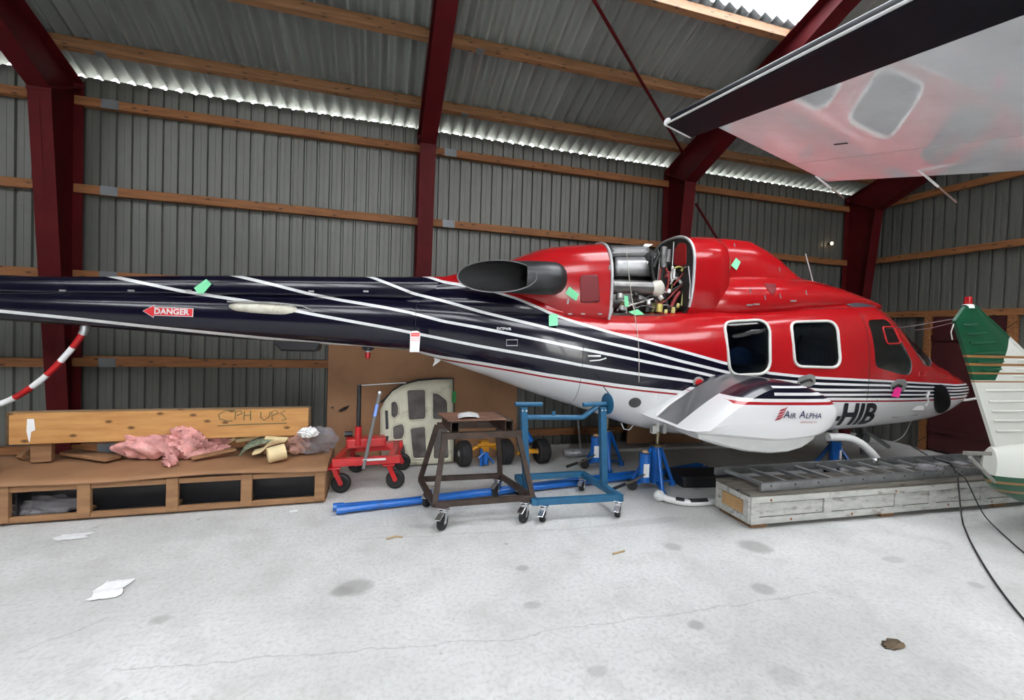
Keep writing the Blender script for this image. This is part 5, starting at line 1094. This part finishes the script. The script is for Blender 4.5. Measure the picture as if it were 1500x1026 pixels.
MB().box(-.006, .002, .08, dc-.08, .11, hc-.06).build('label_plate', mat('tan label board', (.45, .27, .12), .7), wc, smooth=False)
for x, z in ((.42, .07), (1.1, .07), (1.62, .25), (2.3, .08), (2.9, .07), (.2, .25), (3.2, .25)): MB().lathe([(.0, -.004), (.012, -.004), (.012, .0)], (x, -.019, z), (0, -1, 0), 10).build('screw', mat('rusty screw', (.25, .09, .04), .7), wc)
for x in (.04, 1.5, 3.0): MB().box(x, x+.16, .02, dc, 0, .045).build('skid', PLYW, wc, smooth=False)
CHROME_DULL = mat('bright rung aluminium', (.55, .56, .57), .3, .9, var=.1)
lad = empty('ladder', (K0[0], K0[1], hc+.022), ang, 'grey aluminium ladder lying on the long white crate', 'ladder')
AL = mat('dull ladder aluminium', (.3, .305, .31), .38, .8, var=.15, scale=12)
zl = .04
ra0, ra1, rb0, rb1 = (.13, .04), (3.6, .13), (.05, .52), (3.7, .56)
for a, c in ((ra0, ra1), (rb0, rb1)): MB().bar((a[0], a[1], zl), (c[0], c[1], zl), .03, .078).build('rail', AL, lad, smooth=False, bevel=.004)
for i in range(13):
    t = (i+.4)/13; a = (ra0[0]+(ra1[0]-ra0[0])*t, ra0[1]+(ra1[1]-ra0[1])*t, zl); c = (rb0[0]+(rb1[0]-rb0[0])*t, rb0[1]+(rb1[1]-rb0[1])*t, zl); MB().bar(a, c, .036, .03).build('rung', CHROME_DULL, lad, smooth=False, bevel=.004)
    MB().lathe([(.0, 0), (.008, 0), (.006, .004)], (a[0], a[1]-.016, zl+.01), (0, -1, 0), 8).build('rivet', DARKMETAL, lad)
MB().ball((1.93, .42, .1), .03, 10).build('clamp', CHROME, lad)
p = on_z(1362, 688, hc+.1); lump('plastic_bag', (p[0], p[1], hc+.10), (.34, .16, .05), FILM, 'small clear plastic film lying on the ladder', 'plastic bag', 12, .4, 5, None, n=14)
# white bent pipe behind the ladder
P = [hl(1213, 641, -.5), hl(1238, 641, -.52), hl(1258, 648, -.55), hl(1275, 662, -.58), hl(1288, 678, -.6), hl(1300, 697, -.62)]
P = [tuple(hw(*q_)) for q_ in P]; o = tag(MB().tube(spline(P, 7), .042, 14).build('bent_pipe', WHITE), 'white bent pipe rising behind the ladder under the helicopter nose', 'pipe')
# ================================================================== OTHER AIRCRAFT AND SMALL THINGS
# ---- green and white tail of a light aircraft
YT = -3.70
def ft(px, py, y=YT): p = on_y(px, py, y); return (float(p[0]), float(p[2]))
ORG = (ft(1455, 655)[0], YT, 0.)
tl = empty('aircraft_tail', ORG, 0, 'green and white light aircraft tail with red beacon at the right edge', 'aircraft')
tx = lambda px, py: (ft(px, py)[0]-ORG[0], ft(px, py)[1])
def tail_paint():
    m, n, b = nt_new('tail paint'); tc = N(n, 'ShaderNodeTexCoord'); sp = N(n, 'ShaderNodeSeparateXYZ'); L(n, tc.outputs['Object'], sp.inputs[0]); x, z = sp.outputs[0], sp.outputs[2]
    G, W_, BR = (.003, .06, .026), (.56, .57, .52), (.26, .12, .04)
    a, c_, e_ = tx(1474, 495), tx(1462, 522), tx(1452, 557); zc = e_[1]
    gt = lambda u, v: math_(n, 'GREATER_THAN', u, v)
    k = (a[0]-e_[0])/(a[1]-e_[1]); bd = math_(n, 'ADD', math_(n, 'MULTIPLY', math_(n, 'SUBTRACT', z, e_[1]), k), e_[0])
    green = math_(n, 'MULTIPLY', gt(z, zc), math_(n, 'LESS_THAN', x, bd)); c = mixc(n, green, W_, G)
    zl_ = tx(1475, 693)[1]; c = mixc(n, math_(n, 'LESS_THAN', z, zl_), c, G)
    for py, px, h in ((523, 1470, .010), (534.5, 1470, .010), (547, 1470, .007), (559, 1470, .006), (702, 1480, .010), (715, 1490, .010)): c = mixc(n, math_(n, 'LESS_THAN', math_(n, 'ABSOLUTE', math_(n, 'SUBTRACT', z, tx(px, py)[1])), h), c, BR)
    L(n, c, b.inputs['Base Color']); b.inputs['Roughness'].default_value = .35; return m
TP = tail_paint()
rud = [tx(*p) for p in ((1455, 655), (1397, 470), (1405, 457), (1412, 449), (1426, 449), (1438, 460), (1475, 494), (1540, 556), (1620, 640), (1620, 655))]
b = MB(); n = len(rud)
def fin_th(x): return .012+.05*min(1, max(0, (x+.05))/.35)
def zx_left(z): # trailing edge position at height z
    return rud[1][0]+(rud[0][0]-rud[1][0])*(rud[1][1]-z)/(rud[1][1]-rud[0][1])
P = []
for i in range(n):
    a, c = np.array(rud[i]), np.array(rud[(i+1) % n]); k = max(1, int(np.linalg.norm(c-a)/.05))
    P += [tuple(a+(c-a)*j/k) for j in range(k)]
f0 = lambda u, v: (u, -fin_th(u-zx_left(v))/2, v); f1 = lambda u, v: (u, fin_th(u-zx_left(v))/2, v)
def cap_grid(sg):   # panel surface as strips between trailing edge and the leading edge
    zs = np.linspace(rud[0][1], rud[3][1]-.002, 40); vs = []; K = 14
    for z in zs:
        xl = zx_left(z) if z < rud[1][1] else rud[1][0]+(rud[3][0]-rud[1][0])*(z-rud[1][1])/(rud[3][1]-rud[1][1])
        le = [p for p in rud[4:9]]; xr = le[-1][0]
        for a, c in zip(le[:-1], le[1:]):
            if c[1] <= z <= a[1]: xr = a[0]+(c[0]-a[0])*(a[1]-z)/(a[1]-c[1])
        if z > le[0][1]: xr = le[0][0]
        for i in range(K+1):
            u = xl+(xr-xl)*i/K; t = i/K; th = .010+.055*math.sqrt(max(0, min(1, (1-t)*3)))*min(1, .25+t*2.2); vs.append((u, sg*th/2, z))
    return vs, [(j*(K+1)+i, j*(K+1)+i+1, (j+1)*(K+1)+i+1, (j+1)*(K+1)+i) for j in range(39) for i in range(K)]
v0, q0 = cap_grid(-1); v1, q1 = cap_grid(1); b = MB(); b.add(v0, q0); b.add(v1, [f[::-1] for f in q1]); K = 14
N0 = len(v0); edge = [(j*15+15-1) for j in range(40)]; left = [j*15 for j in range(40)]
for ed in (edge, left): b.f += [(ed[j], ed[j+1], ed[j+1]+N0, ed[j]+N0) for j in range(39)]
b.f += [tuple(range(39*15, 39*15+14))and(39*15+i, 39*15+i+1, N0+39*15+i+1, N0+39*15+i) for i in range(14)]
b.f += [(i, i+1, N0+i+1, N0+i) for i in range(14)]
b.build('fin', TP, tl)
for (xa, xb, py) in ((1405, 1425, 476), (1409, 1437, 489), (1415, 1450, 502), (1420, 1462, 517), (1426, 1462, 530), (1432, 1460, 541), (1438, 1500, 572), (1443, 1500, 588), (1447, 1500, 602), (1450, 1500, 616), (1454, 1500, 631), (1478, 1500, 528), (1474, 1500, 541), (1470, 1500, 551)):
    a, c = tx(xa, py), tx(xb, py-.5); y_ = -.010-.055/2*.72
    MB().tube([(a[0]+.01, -.016, a[1]), (a[0]+(c[0]-a[0])*.3, -.030, a[1]), (c[0], -.033, c[1])], .0085, 8).build('rib', TP, tl)
MB().tube([(*(lambda q: (q[0], 0, q[1]))(tx(*p)),) for p in ((1412, 451), (1426, 450), (1438, 461), (1475, 495), (1500, 519))], .022, 10).build('leading_edge_cap', TP, tl)
q = tx(1418, 450); MB().lathe([(.04, -.01), (.034, .012), (.03, .02)], (q[0], 0, q[1]), (0, 0, 1), 16).build('beacon_base', WHITE, tl); MB().lathe([(.024, .02), (.026, .024), (.022, .078), (.016, .082)], (q[0], 0, q[1]), (0, 0, 1), 16).build('beacon_lens', mat('red lens', (0, 0, 0)), tl)
rings = []
for i in range(24):
    t = i/23; px = 1450+t*170; zt_, zb_ = ft(1475, 652-t*10)[1], ft(1475, 706+34*min(1, (t*3.2))**.8)[1]; e = min(1, (t*9))**.5; zc_ = (zt_+zb_)/2; hh_ = (zt_-zb_)/2*(.93+.07*e); ww = (.10+.22*min(1, t*1.6))*(.45+.55*e)
    rings.append([(ft(px, 680)[0]-ORG[0], math.cos(a)*ww, zc_+math.sin(a)*hh_) for a in [2*math.pi*j/28 for j in range(28)]])
xe_ = rings[-1][0][0]; zmid = sum(p[2] for p in rings[-1])/28; wmid = max(p[1] for p in rings[-1]); hmid = (max(p[2] for p in rings[-1])-min(p[2] for p in rings[-1]))/2
for i in range(1, 19):      # the fuselage goes on beyond the view, widening towards the cabin
    t = i/18; e = 1 if t < .8 else math.sqrt(max(.02, 1-((t-.8)/.2)**2)); rings.append([(xe_+1.5*t, -.4*t*t+math.cos(a)*(wmid+.3*t)*e, zmid+.28*t+math.sin(a)*(hmid+.36*t)*e) for a in [2*math.pi*j/28 for j in range(28)]])
MB().loft(rings).build('tail_cone', TP, tl)
for sgn in (-1, 1):
    gx, gy = xe_+.85, -.2+sgn*.75; MB().tube([(gx, -.2+sgn*.25, zmid-.15), (gx, gy, .2)], .03, 10).build('gear_leg', WHITE, tl); MB().lathe([(.06, -.05), (.15, -.06), (.18, -.03), (.18, .03), (.15, .06), (.06, .05)], (gx, gy, .18), (0, 1, 0), 24).build('wheel', RUBBER, tl)
a, c = tx(1412, 664), tx(1455, 665); MB().bar((a[0], 0, a[1]), (c[0], 0, c[1]), .02, .03).build('tow_hook_arm', mat('worn light metal', (.22, .21, .19), .5, .3), tl, smooth=False, bevel=.004)
MB().tube([(tx(1416, 669)[0], -.02, tx(1416, 669)[1]), (tx(1453, 706)[0], -.02, tx(1453, 706)[1])], .014, 10).build('tail_skid', mat('worn light metal', (0, 0, 0)), tl)
for (pa, pb_) in (((1399, 467), (1299, 482.5)), ((1400, 472), (1340, 484))):
    a = on_y(*pa, YT); c = hw(*skin(1299, 482)) if pa[0] == 1399 else on_x(pb_[0], pb_[1], 9.0); o = MB().tube([tuple(a), tuple(a+(c-a)*.5-np.array([0, 0, .01])), tuple(c)], .004, 6).build('antenna_wire', mat('grey wire', (.3, .32, .34), .4, .5)); tag(o, 'upper thin grey wire from the green fin tip to the helicopter window' if pa[0] == 1399 else 'lower thin grey wire stretching left from the green fin tip', 'wire', 'wires at the green fin')
o = MB().tube([on_y(1397, 475, YT), on_y(1393, 487, YT), on_y(1395, 498, YT)], .004, 6).build('loose_string', mat('frayed cord', (.5, .48, .42), .9)); tag(o, 'short frayed cord dangling from the green fin tip', 'cord')

# ---- tailplane of a larger aircraft overhead at right
A, A1_, B_ = at_depth(977, 184, 2.45), at_depth(1345, 0, 1.19), at_depth(1212, 266, 3.02)
nn = np.cross(A1_-A, B_-A)
def onpl(px, py): d = ray(px, py); return CAMP+d*(((A-CAMP)@nn)/(d@nn))
LE0, LE1 = A, A+(A1_-A)*2.1
bw0, bw1 = onpl(1012, 202), onpl(1500, 22); bw1 = bw0+(bw1-bw0)*1.55; wh0 = onpl(1052, 187)
TE0, TE1 = B_, onpl(1500, 250); TE1 = TE0+(TE1-TE0)*2.6
tp = empty('tailplane', (float(A[0]), float(A[1]), 0), 0, 'large white aircraft tailplane with black de-icing edge overhead at right', 'aircraft')
o3 = np.array([A[0], A[1], 0.]); upn = np.array([0, 0, 1.])
def span_strip(a0, a1, c0, c1, ta0, ta1, name, m, kx=12, ks=24, nose=False, bulge=.0):
    """slab between chordwise edges a (front) and c (rear), thickness ta0 front to ta1 rear"""
    rings = []
    for i in range(ks+1):
        t = i/ks; f, r = a0+(a1-a0)*t-o3, c0+(c1-c0)*t-o3; lo, hi = [], []
        for j in range(kx+1):
            u = j/kx; th = ta0+(ta1-ta0)*u
            if nose: th = ta1*math.sqrt(u*(2-u)); 
            p = f+(r-f)*u; lo.append(tuple(p-upn*(bulge*math.sin(math.pi*u)))); hi.append(tuple(p+upn*(th+.002)))
        rings.append(lo+hi[::-1])
    return MB().loft(rings).build(name, m, tp)
BOOT = mat('matt black de-icing boot', (.003, .004, .007), .5, var=.1, spec=.08)
WSK = mat('polished white skin', (.62, .63, .64), .12, var=.03, scale=2, coat=1.0)
def wing_skin():
    m, n, b = nt_new('dirty gloss white skin'); tc = N(n, 'ShaderNodeTexCoord'); v = tc.outputs['Object']
    c = mixc(n, smooth(n, noise(n, v, 2.0, 5, .6), .35, .7), (.54, .55, .56), (.64, .65, .66)); c = mixc(n, math_(n, 'MULTIPLY', smooth(n, noise(n, v, 9, 8, .7), .5, .75), .18), c, (.36, .35, .33))
    L(n, c, b.inputs['Base Color']); b.inputs['Roughness'].default_value = .06; b.inputs['Coat Weight'].default_value = .6; b.inputs['Coat Roughness'].default_value = .005; b.inputs['Coat IOR'].default_value = 1.5
    bp = N(n, 'ShaderNodeBump'); bp.inputs['Strength'].default_value = .008; bp.inputs['Distance'].default_value = .01; L(n, noise(n, v, 3.0, 2), bp.inputs['Height']); L(n, bp.outputs[0], b.inputs['Normal']); return m
WS = wing_skin()
span_strip(LE0, LE1, bw0, bw1, 0, .12, 'de_icing_boot', BOOT, nose=True)
bwW = bw0+(bw1-bw0)*(np.linalg.norm(wh0-bw0)/np.linalg.norm(bw1-bw0))
MIDf = .62
m0, m1 = bwW+(TE0-bwW)*MIDf, bw1+(TE1-bw1)*MIDf
span_strip(bwW, bw1, m0, m1, .12, .10, 'skin_panel', WS); g_ = (TE0-bwW)*.006
span_strip(m0+g_, m1+g_, TE0, TE1, .10, .004, 'elevator', WS)
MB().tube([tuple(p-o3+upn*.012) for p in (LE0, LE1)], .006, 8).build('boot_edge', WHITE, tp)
tipc = MB().tube([tuple(p-o3+upn*.02) for p in (LE0, bw0)], .022, 10).build('tip_cap', WHITE, tp)
for t, l in ((.03, 1), (.42, 1)):
    p = TE0+(TE1-TE0)*t-o3; q_ = at_depth(*((1236, 291) if t < .1 else (1401, 297)), 3.0 if t < .1 else 2.6)-o3; s_ = at_depth(*((1195, 258) if t < .1 else (1340, 244)), 2.98 if t < .1 else 2.5)-o3
    MB().tube([tuple(s_), tuple(s_+(q_-s_)*.55)], .006, 8).build('static_wick', WHITE, tp); MB().tube([tuple(s_+(q_-s_)*.5), tuple(q_)], .0045, 8).build('static_wick', mat('brown wick', (.2, .12, .1), .6), tp)
pa, pb_ = onpl(1222, 211), onpl(1242, 209); MB().bar(tuple(pa-o3-upn*.004), tuple(pb_-o3-upn*.004), .008, .004).build('drain_slot', BLACK, tp, smooth=False)

# ---- cables
def cable(pts, r, label): tag(MB().tube([(q[0], q[1], max(q[2], r)) for q in spline(pts, 10)], r, 8).build('cable', BLKH), label, 'cable', 'black cables at right')
zt2 = hc+.11
cable([on_z(1330, 650, .25), on_z(1360, 668, .35), on_z(1392, 680, zt2), on_z(1399, 692, zt2), np.array([*on_z(1402, 702, hc+.06)[:2], hc+.1]), on_y(1411, 745, -3.32)*np.array([1, 1, 0])+np.array([0, 0, .02]), fl(1425, 800, .012), fl(1455, 850, .012), fl(1500, 908, .012), fl(1560, 965, .012), fl(1700, 1100, .012), fl(1900, 1160, .012)], .0065, 'black cable hanging over the ladder and running to the bottom right floor')
cable([on_z(1388, 677, zt2), on_z(1398, 688, zt2), on_z(1408, 697, zt2), np.array([*on_z(1416, 708, hc+.04)[:2], hc+.06]), on_y(1440, 745, -3.36)*np.array([1, 1, 0])+np.array([0, 0, .1]), fl(1466, 780, .01), fl(1500, 810, .01), fl(1550, 850, .01), fl(1650, 915, .01), fl(1800, 960, .01)], .005, 'thinner black cable branching right over the white crate')
cable([hw(*hl(1336, 616, 0)), hw(*hl(1322, 640, 0)), hw(*hl(1300, 649, 0)), hw(*hl(1270, 648, 0)), hw(*hl(1262, 640, .05))], .006, 'thin pale lead looping under the helicopter nose'); COL.objects[-1].data.materials[0] = PALE
COL.objects[-1]['group'] = 'leads under the nose'

# ---- notes, tags and cord on the helicopter
def note(pts, T, m, label, cat='paper note', name='paper_note', grp='green paper notes', off=.012):
    P = [np.array(hw(*skin(*p, T, off+.004*i))) for i, p in enumerate(pts)]; o_ = P[0]; o = MB().add([tuple(p-o_) for p in P], [tuple(range(len(P)))]).build(name, m, None, smooth=False, solid=.002); o.location = o_; return tag(o, label, cat, grp)
note([(284, 422), (302, 409), (310, 416), (298, 430), (290, 430)], COVER, GREENP, 'green paper note stuck on the tail boom cover')
note([(828, 430), (834, 420), (848, 431), (844, 441)], AFT, GREENP, 'green paper note tilted on the red aft cowling')
note([(804, 462), (817, 460), (817, 477), (804, 478)], BODY, GREENP, 'upright green paper note on the navy side below the exhaust', off=.03)
note([(1071, 389), (1078, 378), (1085, 384), (1079, 396)], PYLON, GREENP, 'diamond shaped green paper note on the red rotor pylon')
for pts, yy, lb in (([(914, 433), (920, 434), (921, 450), (915, 449)], -.40, 'small green note hanging inside the engine bay'), ([(920, 457), (934, 453), (944, 461), (930, 462)], -.42, 'curled green note lying on the engine bay sill'), ([(945, 357), (957, 358), (950, 362), (942, 361)], -.1, 'pale scrap of tape on the top edge of the heat shield')):
    P = [np.array(hw(*hl(x, y, yy))) for x, y in pts]; o = MB().add([tuple(p-P[0]) for p in P], [(0, 1, 2, 3)]).build('paper_note', GREENP if 'green' in lb else PAPER, None, smooth=False, solid=.003); o.location = P[0]; tag(o, lb, 'paper note', 'green paper notes' if 'green' in lb else None)
note([(1306, 581), (1312, 565), (1321, 570), (1317, 583)], BODY, PINKP, 'bright pink paper note hanging at the cockpit door handle', grp='pink paper notes')
pts = [(601, 488), (604, 485), (612, 485), (616, 488), (614, 516), (600, 516)]
P = [np.array(hw(*hl(x, y, -.42))) for x, y in pts]; tgp = empty('paper_tag', P[0], 0, 'white paper tag with red heading hanging on the tail boom root', 'tag')
MB().add([tuple(p-P[0]) for p in P], [tuple(range(6))]).build('card', PAPER, tgp, smooth=False, solid=.002)
def on_tag(px, py): return np.array(hw(*hl(px, py, -.424)))-P[0]
MB().add([tuple(on_tag(*q)) for q in ((602, 488), (615, 488), (614.5, 493), (602, 493))], [(0, 1, 2, 3)]).build('red_heading', mat('tag red', (.8, .02, .02), .6), tgp, smooth=False, solid=.001)
_ex = np.array(on_tag(614, 498))-np.array(on_tag(602, 498)); _ey = np.array(on_tag(608, 494))-np.array(on_tag(608, 500))
for tx_, c_, sz_, cy in (('WARNING', WHITE, .022, 490.6), ('REMOVE TAG', mat('tag red', (0, 0, 0)), .014, 496.5), ('BEFORE USE', mat('tag red', (0, 0, 0)), .014, 499.5)):
    base = np.array(hw(*hl(608.3, cy, -.428)))-P[0]; ux = EF; lettering('tag_print', tx_, sz_, lambda u, v, base=base: tuple(base+ux*u+np.array([0, 0, v])), c_, tgp)
cp_ = [hl(917, 361, -.18), hl(920, 392, -.28), hl(924, 425, -.42), hl(930, 462, -.56), skin(934, 490, BODY, .006), skin(936, 525, BODY, .006), skin(936, 560, BODY, .006)]
o = MB().tube([tuple(hw(*q)) for q in spline(cp_, 6)], .0035, 5).build('tether_cord', mat('beige string', (.45, .42, .35), .8)); tag(o, 'thin beige string hanging from the engine bay down the navy side', 'string')
# ---- things stored behind and under the helicopter
a = on_z(826, 664, .06); b_ = on_z(905, 662, .06); o = tag(MB().tube([tuple(a), tuple(a+(b_-a)*.05), tuple(b_)], [.035, .055, .055], 16).build('grey_roll', mat('grey foil roll', (.35, .35, .36), .4, .3, var=.25, scale=20)), 'grey roll lying on the floor behind the blue stand', 'roll')
a = on_z(905, 660, .03); b_ = on_z(1190, 650, .03); tag(MB().tube([tuple(a), tuple(b_)], .025, 10).build('white_pole', mat('dull white pole', (.5, .5, .47), .5)), 'long white pole on the floor along the back wall', 'pole')
a = on_y(918, 650, -.25); tag(MB().bar((a[0], -.25, .3), (a[0]+1.3, -.28, .28), .03, .5).build('brown_panel', BROWNB, None, smooth=False), 'low brown panel leaning behind the near jack', 'board')
a = on_y(851, 652, -.35); c = on_y(846, 612, -.1); tag(MB().tube([tuple(a*np.array([1, 1, 0])+np.array([0, 0, .02])), tuple(c)], .016, 10).build('grey_pole', GALV), 'short grey pole leaning on the back wall right of the stand', 'pole')
a = on_y(1275, 640, -.3); tag(MB().box(-.6, .5, -.04, .0, 0, .42).build('white_board', mat('dull white board', (.32, .32, .31), .7), None, smooth=False), 'dull white board leaning on the back wall under the nose', 'board').location = (9.6, -.25, 0)
